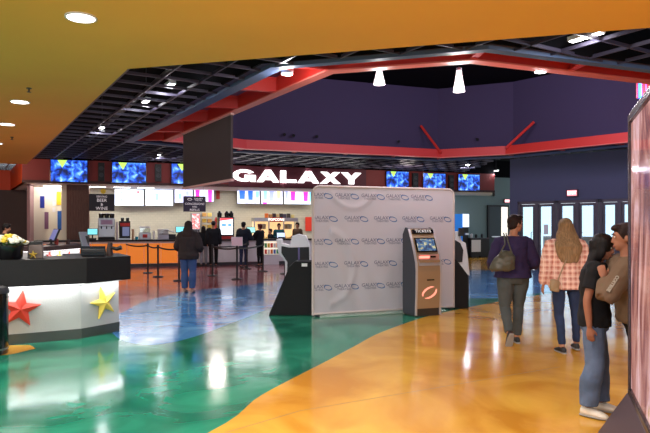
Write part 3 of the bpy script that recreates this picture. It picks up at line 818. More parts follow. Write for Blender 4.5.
# soda dispenser, red lit
t, w, h = machine(191.5, 200.5, 213, 1.8, 'soda_dispenser', 'soda dispenser with a red and white glowing front behind the waiting woman', None, z=.92)
MB().box(-w/2, w/2, .05, .55, 0, h).build('body', M_steel, t, bevel=.02)
MB().box(-w*.42, w*.42, .03, .05, h*.45, h*.97).build('lit_front', noise_emit('soda_front', [(.4, (1, 1, 1)), (.52, (1, .1, .1)), (.7, (.9, .6, .6))], 7, .9), t)
for i in range(4): MB().tube([(-w*.3+i*w*.2, 0, h*.42), (-w*.3+i*w*.2, 0, h*.34)], .02, 8).build('nozzle', M_black, t)
MB().box(-w/2, w/2, -.05, .1, 0, .08).build('drip_tray', M_black, t)
# back counter
a = ubar(60, 2.2); b = ubar(352, 2.2)
t = thing('back_counter', 'low back counter against the tiled wall', 'counter', bloc(a, 2.2), TH)
L = b-a
MB().box(0, L, .0, .72, 0, .86).build('carcass', M_cream, t); MB().box(0, L, -.03, .74, .86, .92).build('counter_slab', M_steel, t)
t['label'] = 'low back counter with steel top against the tiled wall'
# shelf rack of snacks
pA = BP(201, 226, 2.1); pB = BP(212, 226, 2.1); w = (pB-pA).xy.length; pm = (pA+pB)/2
t = thing('snack_rack', 'wire snack rack filled with yellow bags', 'rack', (pm.x, pm.y, 0), TH)
for s_ in (-1, 1):
    for yy in (-.28, 0): MB().tube([(s_*w/2, yy, 0), (s_*w/2, yy, 2.2)], .012, 6).build('upright', M_steel, t)
for i in range(5): MB().box(-w/2, w/2, -.29, .01, .95+i*.26, .965+i*.26).build('shelf', M_steel, t)
for i in range(5):
    for j in range(2):
        xx = (-.24 if j == 0 else .24)*w
        ang_ = TH
        o = MB().box(-w*.2, w*.2, -.07, .07, 0, .17).build('snack_bag', mat(('bag_yellow', 'bag_tan', 'bag_gold')[(i+j) % 3], srgb(*((240, 205, 90), (225, 170, 90), (250, 225, 130))[(i+j) % 3]), .5), bevel=.02,
              loc=(pm.x+xx*CT+.14*ST, pm.y+xx*ST-.14*CT, .966+i*.26), rz=TH)
        tag(o, '%s snack bag on the %s shelf of the wire rack, %s one' % (('yellow', 'tan', 'pale gold')[(i+j) % 3], ('lowest', 'second lowest', 'middle', 'second highest', 'top')[i], ('left', 'right')[j]), 'snack bag', 'snack bags on the rack')
pq, w, h = bspan(214.5, 218.5, 240, 216, 1.6)
t = thing('fire_red_canister', 'slim red cylinder next to the frozen drink machine', 'canister', (pq.x, pq.y, .0), TH)
MB().lathe([(w/2, 0), (w/2, 1.85), (w*.3, 1.98)], 16).build('tank', M_red, t, smooth=True)
t.name = 'gas_canister'

# popcorn machine
pA = BP(252, 226, 2.0); pB = BP(295, 226, 2.0); w = (pB-pA).xy.length; pm = (pA+pB)/2
t = thing('popcorn_machine', 'wide glass popcorn machine glowing warm under the right menus', 'popcorn machine', (pm.x, pm.y, .0), TH)
zt = CAMH+(HZ-218)/F*pm.y
MB().box(-w/2, w/2, -.5, .15, 0, .95).build('cabinet', M_steel, t)
MB().box(-w/2, w/2, -.5, .15, zt-.16, zt).build('hood', M_steel, t)
MB().box(-w/2+.04, w/2-.04, .08, .12, .95, zt-.16).build('back_wall', mat('warm_glow', (1, .72, .4), .5, emit=.75), t)
for x in (-.5, -.17, .17, .5): MB().box(x*w-.025, x*w+.025, -.5, -.45, .95, zt-.16).build('post', M_steel, t)
MB().box(-w/2+.02, w/2-.02, -.49, -.48, .95, zt-.16).build('glass_front', glass_mat('popcorn_glass', (1, .97, .9), .08), t)
for s_ in (-.3, .3): MB().lathe([(.18, zt-.5), (.2, zt-.28), (.05, zt-.26)], 14, c=(s_*w, -.2)).build('kettle', M_steel, t, smooth=True)
MB().box(-w*.15, w*.13, -.56, -.5, zt-.18, zt+.02).build('sign_plate', M_red, t)
text('POPCORN', .15, mat('lit_letters_small', (1, .9, .8), .5, emit=1.5), t, (-.01*w, -.565, zt-.08), bold=.003)
pc = MB()
for i in range(60):
    pc.ell((random.uniform(-.46, .46)*w, random.uniform(-.4, 0), .97+random.random()*.16), (.05, .05, .045), seg=6, rows=4)
o = pc.build('popcorn', mat('popcorn_yellow', srgb(250, 225, 150), .8), t); o['kind'] = 'stuff'
for i, (px, c, nm, h_) in enumerate(((266.5, (220, 110, 40), 'orange', .2), (270.5, (170, 120, 70), 'brown', .16), (274, (60, 40, 45), 'dark', .2), (277.5, (190, 160, 110), 'tan', .17), (281, (35, 30, 40), 'black', .2), (284.5, (60, 50, 70), 'violet grey', .18), (288.5, (50, 42, 42), 'charcoal', .2), (292.5, (210, 190, 120), 'pale yellow', .15))):
    q = BP(px, 226, 1.8)
    o = MB().box(-.07, .07, -.08, .08, 0, h_).build('stock_box', mat('stock_%d' % i, srgb(*c), .6), loc=(q.x, q.y, zt+.001), rz=TH, bevel=.008)
    tag(o, '%s carton in the row on top of the popcorn machine' % nm, 'carton')

# registers on the worktop
def register(px, pyt, v, lab, flip=False, scr=(.2, .7, .8)):
    q = BP(px, 226, v); zt = CAMH+(HZ-pyt)/F*q.y; h = zt-1.06
    t = thing('cash_register', lab, 'register', (q.x, q.y, 1.06), TH)
    MB().box(-.14, .14, -.12, .14, 0, .08).build('base', M_black, t, bevel=.01)
    MB().tube([(0, .05, .08), (0, .05, h-.1)], .025, 8).build('pole', M_black, t)
    Mx = Matrix.Translation((0, 0, h-.14)) @ Matrix.Rotation(R(-18), 4, 'X')
    MB().box(-.19, .19, 0, .035, -.13, .13, Mx).build('monitor', M_black, t, bevel=.006)
    MB().box(-.17, .17, -.004, 0, -.11, .11, Mx).build('screen', mat('reg_screen_%d' % int(scr[0]*100), scr, .3, emit=.8), t)
register(92.5, 228, .1, 'register with a small cyan display beside the walnut column')
register(180.5, 226, .3, 'register with a teal screen left of the woman in brown')
register(251, 226.5, .25, 'register with a pale teal screen beside the man in navy', scr=(.35, .75, .7))
register(281, 232, .3, 'register with a pale blue screen in front of the teal shirt worker', scr=(.6, .75, 1))

# service nook at the far right
q = BP(463, 226, 1.8)
t = thing('slush_machine', 'tall blue drink cabinet by the sage wall', 'drink machine', (q.x, q.y, 0), TH)
pA = BP(455, 226, 1.8); pB = BP(462.5, 226, 1.8); w = (pB-pA).xy.length
z0 = CAMH+(HZ-237)/F*q.y; z1 = CAMH+(HZ-214)/F*q.y
MB().box(-w-.05, -.02, 0, .7, .0, z1).build('blue_cabinet', mat('lit_blue_panel', srgb(15, 110, 205), .4, emit=.35), t)
MB().box(0, .32, -.05, .6, z0+.5, z1).build('lit_display', mat('display_white', (.7, .8, 1), .4, emit=.9), t)
MB().box(0, .32, .0, .6, .0, z0+.5).build('dispenser', M_black, t)
MB().box(.05, .25, -.15, 0, z0+.1, z0+.2).build('drip_tray', M_steel, t)
pA = BP(471.5, 226, 1.6); pB = BP(489, 226, 1.6); w = (pB-pA).xy.length
t = thing('condiment_counter', 'low dark condiment counter against the sage wall', 'counter', ((pA.x+pB.x)/2, (pA.y+pB.y)/2, 0), TH)
MB().box(-w/2, w/2, 0, .7, .1, .95).build('cabinet', M_black, t); MB().box(-w/2-.03, w/2+.03, -.03, .72, .95, 1.0).build('counter_slab', M_dark, t)
MB().box(-w/2, w*.02, -.012, 0, .3, .9).build('white_door', M_white, t)
for s_ in (-.25, .25): MB().box(s_*w-.2, s_*w+.2, .05, .65, 0, .1).build('foot', M_black, t)
for i, (px, hh, c) in enumerate(((471.5, .22, 'white'), (476, .18, 'black'), (482, .2, 'black'))):
    q = BP(px, 226, 1.9)
    o = MB().lathe([(.06, 0), (.07, hh*.8), (.03, hh)], 10).build('condiment_canister', M_white if c == 'white' else M_black, loc=(q.x, q.y, 1.0))
    tag(o, ['white canister on the condiment counter nearest the blue cabinet', 'short black canister on the condiment counter, middle one', 'taller black canister on the condiment counter near the dark door'][i], 'canister')
# service door
q, w, h = bspan(488, 509, 257, 205.5, 2.9)
t = struct(thing('door_1', 'dark service door with a bright side light', 'door', (q.x, q.y, 0), TH))
hh = 2.62
MB().box(-w/2, -w/2+.09, 0, .12, 0, hh).box(w/2-.06, w/2, 0, .12, 0, hh).box(-w/2, w/2, 0, .12, hh, hh+.1).build('frame', M_black, t)
MB().box(-w/2+.09, w*.14, .02, .08, 0, hh).build('leaf', mat('dark_teal_door', srgb(38, 52, 60), .5), t)
MB().box(w*.14, w/2-.06, .03, .07, 0, hh).build('side_light', mat('sidelight_glow', (1, .93, .8), .5, emit=.8), t)
MB().box(-w*.35, w*.1, -.06, .0, 1.0, 1.06).build('push_bar', M_steel, t)
def exit_sign(loc, rz, w, lab):
    t = thing('exit_sign', lab, 'exit sign', loc, rz)
    MB().box(-w/2, w/2, -.06, 0, 0, w*.6).build('housing', M_maroon, t)
    MB().box(-w*.42, w*.42, -.065, -.06, w*.06, w*.54).build('lit_face', mat('exit_face', (.9, .35, .38), .5, emit=.8), t)
    text('EXIT', w*.38, mat('exit_letters', (1, .9, .9), .5, emit=1.6), t, (0, -.068, w*.3), bold=.002)
q = BP(506.5, 203, 2.9); exit_sign(q, TH, .36, 'small red EXIT sign above the dark service door')

# ================================================================== RIGHT WALL WITH GLASS DOORS
RO = Vector((7.15, 22.3, 0)); RA = math.atan2(-.7263, .6873); rd = Vector((.6873, -.7263, 0))
def rs(px):
    k = (px-325)/F; return (22.3*k-7.15)/(.6873+.7263*k)
M_rwall = mat('slate_wall_paint', srgb(78, 82, 108), .85)
M_frame = mat('bronze_door_frame', srgb(92, 88, 98), .45, .3)
s_l, s_r = rs(510), 9.5
groups = [(rs(517.5), rs(555.5)), (rs(556.5), rs(598)), (rs(599), rs(640))]
wl = MB(); DH = 2.5
wl.box(s_l, s_r, 0, .2, DH, 4.1)
wl.box(s_l, groups[0][0], 0, .2, 0, DH); wl.box(groups[2][1], s_r, 0, .2, 0, DH)
struct(wl.build('wall_right', M_rwall, loc=RO, rz=RA))
M_glass = glass_mat('door_glass', (.8, .93, 1), .1)
dn = 2
for gi, (a, b) in enumerate(groups):
    t = struct(thing('window_%d' % (gi+1), None, None, RO+rd*a, RA)); L = b-a
    MB().box(0, .09, .02, .16, 0, DH).box(L-.09, L, .02, .16, 0, DH).box(0, L, .02, .16, DH-.1, DH).box(L/2-.06, L/2+.06, .02, .16, 0, DH-.1).build('window_frame', M_frame, t)
    for k in (0, 1):
        x0 = .1+k*(L/2-.03); x1 = x0+L/2-.18
        dr = struct(thing('door_%d' % dn, None, None, RO+rd*(a+x0), RA)); dn += 1; ww = x1-x0
        MB().box(0, .07, .05, .11, .01, DH-.11).box(ww-.07, ww, .05, .11, .01, DH-.11).box(.07, ww-.07, .05, .11, .01, .22).box(.07, ww-.07, .05, .11, DH-.2, DH-.11).build('door_frame', M_frame, dr)
        MB().box(.07, ww-.07, .075, .085, .22, DH-.2).build('pane', M_glass, dr)
        hx = ww-.1 if k == 0 else .1
        MB().tube([(hx, .05, .9), (hx, -.02, .93), (hx, -.02, 1.35), (hx, .05, 1.38)], .016, 6).build('door_handle', M_steel, dr)
        if (gi, k) == (0, 1): MB().box(ww*.35, ww*.65, .06, .07, 1.3, 1.65).build('paper_notice', M_white, dr)
exit_sign(RO+rd*rs(573)+Vector((-.02, -.02, 2.62)), RA, .4, 'red EXIT sign on the slate wall over the glass doors')
# exterior beyond the doors
struct(MB().box(-6, 18, .2, 30, -.05, -.01).build('ground', mats[5], loc=RO, rz=RA))
def tree(s, y, lab):
    p = RO+rd*s+Vector((.7263, .6873, 0))*y
    t = thing('bare_tree', lab, 'tree', (p.x, p.y, 0))
    mb = MB(); mb.tube([(0, 0, -.05), (.05, 0, 1.2), (0, .05, 2.6), (.1, 0, 4.2)], [.12, .1, .07, .03], 8); mb.build('trunk', mat('bark', srgb(120, 105, 100), .9), t)
    mb = MB()
    for i in range(26):
        z = 1.3+random.random()*2.6; an = random.random()*2*PI; l = .5+random.random()*.9
        a = Vector((.03, 0, z)); b = a+Vector((math.cos(an)*l, math.sin(an)*l, .5)); mb.tube([a, (a+b)/2+Vector((0, 0, .1)), b], [.03, .02, .008], 5)
    mb.build('branches', MATS['bark'], t)
tree(4.1, 6, 'bare tree outside seen through the middle glass doors')
tree(6.4, 9, 'bare tree outside seen through the right hand glass doors')
# vestibule posts and a low white wall outside
tag(MB().box(-3, 9, 8, 8.2, 0, 1.1).build('low_wall', M_white, loc=RO, rz=RA), 'low white wall outside beyond the glass doors', 'wall')
# neon
pn = P(640, 98, 17.2)
t = thing('neon_sign', 'vertical blue neon tube high on the drum wall by the poster case', 'neon sign', pn)
MB().tube([(0, 0, 0), (0, 0, .5)], .045, 8).build('blue_tube', mat('neon_blue', (.02, .15, 1), .4, emit=3), t)
MB().tube([(.17, 0, .1), (.17, 0, .5)], .02, 8).build('pink_tube', mat('neon_pink', (1, .05, .2), .4, emit=2), t)
MB().box(-.08, .5, .04, .08, 0, .55).build('backing', M_red, t)
MB().tube([(.1, .06, .3), (1.1, 1.1, .3)], .02, 6).build('bracket_arm', M_black, t)
light('POINT', pn+Vector((0, -.3, .2)), 60, (.3, .5, 1), .2)
light('AREA', (6.0, 7.2, 3.9), 45, (.3, .65, 1), 1.5, rot=(PI, 0, 0), name='grid_blue_fill')  # added blue fill for the grid cells, no tube stands here
#PART2
# ================================================================== FRONT DESK
M_stone = mat('pale_textured_panel', srgb(178, 182, 180), .55, var=.05, vscale=3, bump=.15, bscale=60)
M_kick = mat('dark_tile_base', srgb(62, 70, 66), .5, var=.1, vscale=5)
def ribbon(name, outerp, innerp, z0, z1, m, parent):
    pts = [tuple(p) for p in outerp]+[tuple(p) for p in innerp[::-1]]
    return MB().prism(pts, 'z', z0, z1).build(name, m, parent)
D_out = [(-7.2, 8.3), (-6.2, 7.75), (-5.0, 7.6), (-3.46, 8.53), (-3.13, 9.14), (-3.6, 10.0)]
D_in = [(-7.0, 9.2), (-6.2, 8.6), (-5.2, 8.35), (-4.15, 9.05), (-3.98, 9.3), (-4.3, 9.9)]
def outset(l, d):
    out = []
    for i, p in enumerate(l):
        p = Vector(p); a = Vector(l[max(i-1, 0)]); b = Vector(l[min(i+1, len(l)-1)])
        n1 = (p-a).normalized() if i else (b-p).normalized(); n2 = (b-p).normalized() if i < len(l)-1 else n1
        m1 = Vector((n1.y, -n1.x)); m2 = Vector((n2.y, -n2.x)); m = (m1+m2).normalized(); out.append(p+m*d/m.dot(m1))
    return out
t = thing('reception_desk', 'front angled desk with a thick black granite top and star plaques', 'desk', (0, 0, 0))
ribbon('kick_base', outset(D_out, -.0), D_in, 0, .14, M_kick, t)
ribbon('front_panel', outset(D_out, -.012), D_in, .14, .80, M_stone, t)
ribbon('granite_top', outset(D_out, .15), outset(D_in, -.03), .79, 1.145, M_granite, t)
ribbon('light_strip', outset(D_out, .05), outset(D_out, .03), .778, .79, M_led, t)
# real light from the strip under the overhang
for a, b in ((D_out[2], D_out[3]), (D_out[3], D_out[4]), (D_out[1], D_out[2])):
    a, b = Vector(a), Vector(b); d = (b-a); n_ = Vector((d.y, -d.x)).normalized(); c = (a+b)/2+n_*.08
    light('AREA', (c.x, c.y, .775), 3.2*d.length, (1, .98, 1), d.length*.95, rot=(0, 0, math.atan2(d.y, d.x)), sy=.06, name='desk_strip_light')
# seams of the panel: base tiles
def star(name, c, nrm, r, m, parent, tilt=0, th=.05, inner_r=.42, ys=1.0):
    """five pointed bevelled plaque standing on a vertical face; nrm points out of the wall"""
    nrm = Vector(nrm).normalized(); ux = Vector((-nrm.y, nrm.x, 0))
    M = Matrix((( -ux.x, nrm.x, 0, c[0]), (-ux.y, nrm.y, 0, c[1]), (0, 0, 1, c[2]), (0, 0, 0, 1)))
    mb = MB(); pts = []
    for i in range(10):
        an = PI/2+tilt+i*PI/5; q = r*(1 if i % 2 == 0 else inner_r); pts.append((q*math.cos(an), q*math.sin(an)*ys))
    bk = [mb.bm.verts.new(M @ Vector((x, 0, z))) for x, z in pts]; md = [mb.bm.verts.new(M @ Vector((x, th*.6, z))) for x, z in pts]
    ctr = mb.bm.verts.new(M @ Vector((0, th*1.5, 0)))
    mb.face(bk)
    for i in range(10):
        j = (i+1) % 10; mb.face([bk[i], bk[j], md[j], md[i]]); mb.face([md[i], md[j], ctr])
    return mb.build(name, m, parent)
M_starred = mat('red_star_enamel', srgb(205, 60, 44), .5); M_staryel = mat('yellow_star_enamel', srgb(236, 208, 84), .5)
nl = Vector((.93, -1.54, 0)).normalized()
def on_facet(px, py, a, b):
    a, b = Vector(a), Vector(b); k = (px-325)/F; d = b-a; tt = (k*a.y-a.x)/(d.x-k*d.y); q = a+d*tt
    return Vector((q.x, q.y, CAMH-(py-HZ)/F*q.y))
q = on_facet(20, 309, D_out[2], D_out[3]); o = star('red_star_plaque', q+nl*.0, nl, .265, M_starred, t, tilt=R(8)); o['label'] = 'red star plaque'
n2 = Vector((.61, -.33, 0)).normalized()
q = on_facet(103, 302.5, D_out[3], D_out[4]); o = star('yellow_star_plaque', q, n2, .245, M_staryel, t, tilt=R(-14), inner_r=.36); o['label'] = 'yellow star plaque'

# second desk facing it
E_out = [(-8.6, 13.9), (-7.0, 14.9), (-6.93, 17.0), (-7.6, 18.0)]
E_in = [(-8.8, 14.6), (-7.6, 15.3), (-7.5, 16.9), (-8.1, 17.7)]
t = thing('reception_desk', 'rear desk with small stars on its white side beyond the front desk', 'desk', (0, 0, 0))
ribbon('kick_base', E_out, E_in, 0, .14, M_kick, t)
ribbon('front_panel', outset(E_out, -.012), E_in, .14, .975, M_stone, t)
ribbon('desk_top', outset(E_out, .12), outset(E_in, -.03), .975, 1.09, mat('brown_stone', srgb(62, 44, 42), .3, var=.4, vscale=60), t)
ribbon('light_strip', outset(E_out, .05), outset(E_out, .03), .965, .975, M_led, t)
light('AREA', (-6.88, 15.95, .95), 6, (1, .98, 1), 2.0, rot=(0, 0, PI/2), sy=.06, name='desk_strip_light')
for px, m in ((49, M_starred), (59, M_staryel), (68.5, M_starred)):
    q = on_facet(px, 257.5, E_out[1], E_out[2]); star('star_plaque', q, (1, 0, 0), .17, m, t, tilt=R(10), th=.04)
# small things on the front desk
DT = 1.146
def dk(px, Y): return Vector(((px-325)/F*Y, Y, DT))
q = dk(9, 8.25)
t = thing('flower_planter', 'black planter of white and yellow flowers on the front desk', 'planter', q)
MB().lathe([(.15, 0), (.17, .02), (.185, .19), (.17, .19), (.165, .16), (0, .16)], 20).build('pot', M_gloss, t, smooth=True)
mb = MB(); mw = MB(); my = MB()
for i in range(70):
    an = random.random()*2*PI; rr = math.sqrt(random.random())*.24; z = .2+.12*(1-(rr/.26)**2)+random.uniform(-.02, .02)
    x, y = rr*math.cos(an), rr*math.sin(an)*.7
    (my if (x < .07 and x > -.06 and random.random() < .8) or random.random() < .15 else mw).ell((x, y, z), (.035, .035, .022), seg=8, rows=5)
    if i % 2: mb.tube([(x*.4, y*.4, .12), (x, y, z)], .005, 4)
o = mb.build('stems', mat('leaf_green', srgb(60, 95, 45), .7), t)
o = mw.build('white_petals', mat('petal_white', srgb(240, 240, 225), .7), t); o['kind'] = 'stuff'
o = my.build('yellow_petals', mat('petal_yellow', srgb(235, 205, 60), .7), t); o['kind'] = 'stuff'
q = dk(36, 8.5)
t = thing('card_reader_box', 'grey box with a dark top beside the flower planter', 'box', q, R(20))
MB().box(-.09, .09, -.06, .08, 0, .19).build('grey_body', mat('warm_grey', srgb(120, 108, 105), .6), t, bevel=.006)
MB().box(-.085, .085, -.055, .09, .19, .235).build('dark_top', M_black, t, bevel=.006)
MB().box(-.1, -.09, -.06, .08, 0, .2).build('side_flap', M_black, t)
star('yellow_star', (-.03, -.065, .05), (0, -1, 0), .06, M_staryel, t)
q = dk(94, 9.0)
t = thing('point_of_sale_terminal', 'low black tilted sales terminal on the front desk', 'register', q, R(15))
MB().prism([(-.1, 0), (.14, 0), (.14, .06), (-.02, .15), (-.1, .1)], 'x', -.16, .16).build('body', M_black, t, bevel=.006)
Mx = Matrix.Translation((0, -.09, .06)) @ Matrix.Rotation(R(-28), 4, 'X')
MB().box(-.165, .165, -.012, .0, -.05, .1, Mx).build('screen', mat('dim_screen', srgb(28, 36, 48), .2), t)
q = dk(85, 9.25)
t = thing('tablet_stand', 'grey tablet on a stand behind the sales terminal', 'tablet', q, R(15))
MB().lathe([(.07, 0), (.07, .015), (.015, .03), (.015, .2)], 14, c=(0, .04)).build('stand', M_black, t)
Mx = Matrix.Translation((0, 0, .24)) @ Matrix.Rotation(R(60), 4, 'Z') @ Matrix.Rotation(R(-15), 4, 'X')
MB().box(-.09, .09, 0, .02, -.11, .13, Mx).build('tablet', mat('tablet_grey', srgb(120, 128, 138), .3), t, bevel=.006)
MB().box(-.07, .05, .03, .1, 0, .3).build('dock', M_black, t, bevel=.01)
q = dk(113, 9.25)
t = thing('barcode_scanner', 'black scanner on a brown cradle at the desk corner', 'scanner', q, R(0))
MB().tube([(-.05, 0, 0), (-.055, 0, .1), (-.04, 0, .2)], [.055, .045, .035], 10).build('cradle', mat('brown_plastic', srgb(60, 42, 40), .5), t, smooth=True)
MB().tube([(-.03, 0, .12), (.06, 0, .1), (.13, 0, .125)], [.025, .03, .035], 8).build('scanner_head', M_black, t, smooth=True)
# things on the rear desk
q = P(56, 240, 16.6); q.z = 1.092
t = thing('desk_monitor', 'dark tilted monitor on the rear desk before the cream wall', 'monitor', (-7.3, 16.0, 1.092), R(-50))
MB().lathe([(.12, 0), (.12, .02), (.03, .03), (.03, .16)], 12).build('stand', M_black, t)
MB().box(-.24, .24, 0, .05, 0, .34, Matrix.Translation((0, 0, .12)) @ Matrix.Rotation(R(-22), 4, 'X')).build('casing', M_black, t, bevel=.008)
MB().box(-.22, .22, -.004, 0, .02, .32, Matrix.Translation((0, 0, .12)) @ Matrix.Rotation(R(-22), 4, 'X')).build('screen', mat('violet_screen', srgb(110, 120, 180), .3, emit=.3), t)
for px, Y, c, hh, lab in ((48, 16.2, (180, 60, 50), .2, 'red bottle on the rear desk beside the monitor'), (79, 17, (60, 40, 40), .16, 'dark jar at the end of the rear desk')):
    o = MB().lathe([(.05, 0), (.055, hh*.7), (.02, hh*.85), (.02, hh)], 12).build('bottle', mat('btl%d' % c[0], srgb(*c), .4), None, smooth=True)
    x = -7.25 if px == 48 else -7.15; o.location = (x, Y if px == 48 else 16.7, 1.091)
    tag(o, lab, 'bottle')

# trash can
t = thing('trash_can', 'tall black round trash can at the end of the front desk', 'trash can', (-4.18, 7.5, 0))
MB().lathe([(.19, 0), (.2, .02), (.2, .7), (.205, .7), (.205, .72), (.2, .72), (.2, .76)], 32).build('body', M_gloss, t, smooth=True)
MB().lathe([(.212, .76), (.212, .79), (.19, .83), (.13, .85), (.1, .8)], 32).build('lid', M_black, t, smooth=True)
MB().lathe([(.202, .06), (.204, .06), (.204, .08), (.202, .08)], 32).build('steel_band', M_steel, t)

# ================================================================== STANCHIONS
def stanchion(px, py, lab, h=1.0):
    q = FP(px, py)
    t = thing('stanchion', lab, 'barrier post', q, TH, 'queue barrier posts')
    MB().lathe([(.17, .0), (.17, .012), (.15, .028), (.04, .04)], 24).build('base', M_black, t, smooth=True)
    MB().tube([(0, 0, .03), (0, 0, h-.1)], .03, 12).build('post', M_black, t, smooth=True)
    MB().lathe([(.036, h-.11), (.036, h), (.02, h+.01)], 12).build('belt_head', M_black, t, smooth=True)
    return q
st = [stanchion(147.9, 273, 'barrier post farthest left, before the orange counter'), stanchion(158, 277, 'barrier post second from the left, before the orange counter'),
      stanchion(179, 281, 'barrier post partly behind the woman in brown'), stanchion(212.5, 276, 'barrier post beside the man in the black cap'),
      stanchion(237, 279.5, 'barrier post carrying the small white placard'), stanchion(247, 269, 'barrier post behind the man in navy'),
      stanchion(263, 271.5, 'barrier post beside the woman with red hair')]
st.append(stanchion(285, 274, 'barrier post beside the arcade seat'))
def belt(a, b, lab):
    p = [a.lerp(b, i/8)+Vector((0, 0, .94-.05*4*(i/8)*(1-i/8))) for i in range(9)]
    d = (b-a).normalized(); n_ = Vector((-d.y, d.x, 0))*.004
    mb = MB(); mb.rings([[q-n_-Vector((0, 0, .025)), q+n_-Vector((0, 0, .025)), q+n_+Vector((0, 0, .025)), q-n_+Vector((0, 0, .025))] for q in p])
    tag(mb.build('barrier_belt', M_black), lab, 'barrier belt', 'queue belts')
belt(st[0], st[1], 'black belt between the two posts before the orange counter'); belt(st[1], st[2], 'black belt leading to the woman in brown')
belt(st[3], st[4], 'black belt ending at the post with the placard'); belt(st[4], st[6], 'black belt from the placard post to the red haired woman'); belt(st[3], st[5], 'rear black belt behind the placard post')
belt(Vector(FP(126, 270.5)), st[0], 'black belt running off behind the desk scanner')
q = st[4]+Vector((0, 0, 1.012))
t = thing('placard', 'small white placard on top of a barrier post', 'sign', q, TH)
MB().box(-.16, .16, -.01, .01, .0, .25).build('card', mat('pale_pink_card', srgb(238, 205, 210), .6), t)
MB().box(-.17, .17, -.006, .014, -.012, .0).box(-.17, -.16, -.006, .014, 0, .26).box(.16, .17, -.006, .014, 0, .26).box(-.17, .17, -.006, .014, .25, .26).build('frame', M_white, t)

# ================================================================== BACKDROP WITH PRINTED LOGOS
BA = Vector((FP(313, 317).x, FP(313, 317).y, 0)); BB = Vector((FP(453.5, 309).x, FP(453.5, 309).y, 0))
BL = (BB-BA).length; BR = math.atan2((BB-BA).y, (BB-BA).x); BH = 2.30
t = thing('fabric_backdrop', 'big pale fabric backdrop printed with rows of small logos', 'backdrop', BA, BR)
def rrect(w, h, r, z0=0):
    pts = []
    for cx, cz, a0 in ((w-r, h-r, 0), (r, h-r, 90)):
        for i in range(7): an = R(a0+15*i); pts.append((cx+r*math.cos(an), 0, cz+r*math.sin(an)))
    return [(w, 0, z0)]+pts+[(0, 0, z0)]
MB().tube(rrect(BL, BH, .12, .03), .024, 10).build('tube_frame', mat('pinkish_sleeve', srgb(205, 190, 186), .5), t, smooth=True)
MB().tube([(0, 0, .05), (BL, 0, .05)], .024, 10).build('bottom_tube', MATS['pinkish_sleeve'], t, smooth=True)
MB().tube([(.1, -.03, .015), (.1, .25, .015)], .02, 8).tube([(0, 0, .03), (.1, 0, .015)], .02, 8).build('foot', M_dark, t)
MB().tube([(BL-.1, -.03, .015), (BL-.1, .25, .015)], .02, 8).tube([(BL, 0, .03), (BL-.1, 0, .015)], .02, 8).build('foot', M_dark, t)
mf = mat('printed_fabric', srgb(222, 212, 216), .75, bump=.08, bscale=200)
_nt = mf.node_tree; _b = _nt.nodes['Principled BSDF']; _o = _nt.nodes['Material Output']
_t = _nt.nodes.new('ShaderNodeBsdfTranslucent'); _t.inputs[0].default_value = (.75, .72, .75, 1)
_m = _nt.nodes.new('ShaderNodeMixShader'); _m.inputs[0].default_value = .35
_nt.links.new(_b.outputs[0], _m.inputs[1]); _nt.links.new(_t.outputs[0], _m.inputs[2]); _nt.links.new(_m.outputs[0], _o.inputs[0])
def fab_y(x, z):
    e = min(x, BL-x, BH-z, z-.05)/.25; e = max(0, min(1, e))
    y = .012*noise.noise(Vector((x*1.3, z*1.1, 0)))
    # lower left creases and curved fold, shaped to suggest the shadow showing through
    y += .02*math.sin((x*1.6+z*.55)*9)*math.exp(-((x-.6)**2+(z-.35)**2)*1.2)
    r_ = math.hypot((x-.25)*1.0, (z-.85)*.8); y -= .034*math.exp(-((r_-.52)/.06)**2)*(1 if x > .3 else 0)
    y += .008*math.sin(x*14)*math.exp(-(z-.1)*3)
    r2 = math.hypot(x-.75, z-2.35); y -= .022*math.exp(-((r2-.42)/.05)**2)
    return y*e
mb = MB(); NX, NZ = 110, 88
g = []
for j in range(NZ+1):
    row = []
    for i in range(NX+1):
        x = .012+(BL-.024)*i/NX; z = .045+(BH-.055)*j/NZ
        if z > BH-.12:
            dz = z-(BH-.12); mar = .12-math.sqrt(max(0, .12**2-dz*dz)); x = max(mar, min(BL-mar, x))
        row.append(mb.bm.verts.new((x, fab_y(x, z)-.012, z)))
    g.append(row)
for j in range(NZ):
    for i in range(NX): mb.face([g[j][i], g[j][i+1], g[j+1][i+1], g[j+1][i]])
mb.build('fabric', mf, t, smooth=True)
def on_bd(px, py):
    q = on_facet(px, py, BA.xy, BB.xy); return (q.xy-BA.xy).length, q.z
rowsA = [(327.8, 194.4), (354.4, 194.6), (380.4, 195), (404.4, 195.2), (428.5, 195.6)]
rowsB = [(333, 217.5), (363.7, 217.5), (392.6, 217.5), (420, 217.6), (447, 217.6)]
logos = []
for r_ in range(5):
    base = rowsA if r_ % 2 == 0 else rowsB
    for (px, _y) in base:
        x, _ = on_bd(px, 240); z = 2.13-r_*.406; logos.append((x, z))
M_ink = mat('logo_ink_grey', srgb(128, 126, 146), .7); M_inkb = mat('logo_ink_blue', srgb(84, 120, 172), .7)
l1 = text('GALAXY', .088, M_ink, None, (0, 0, 0), ext=0, bold=.0008); l2 = text('THEATRES', .052, M_ink, None, (0, 0, 0), ext=0, bold=.0004)
mi = MB(); mr = MB()
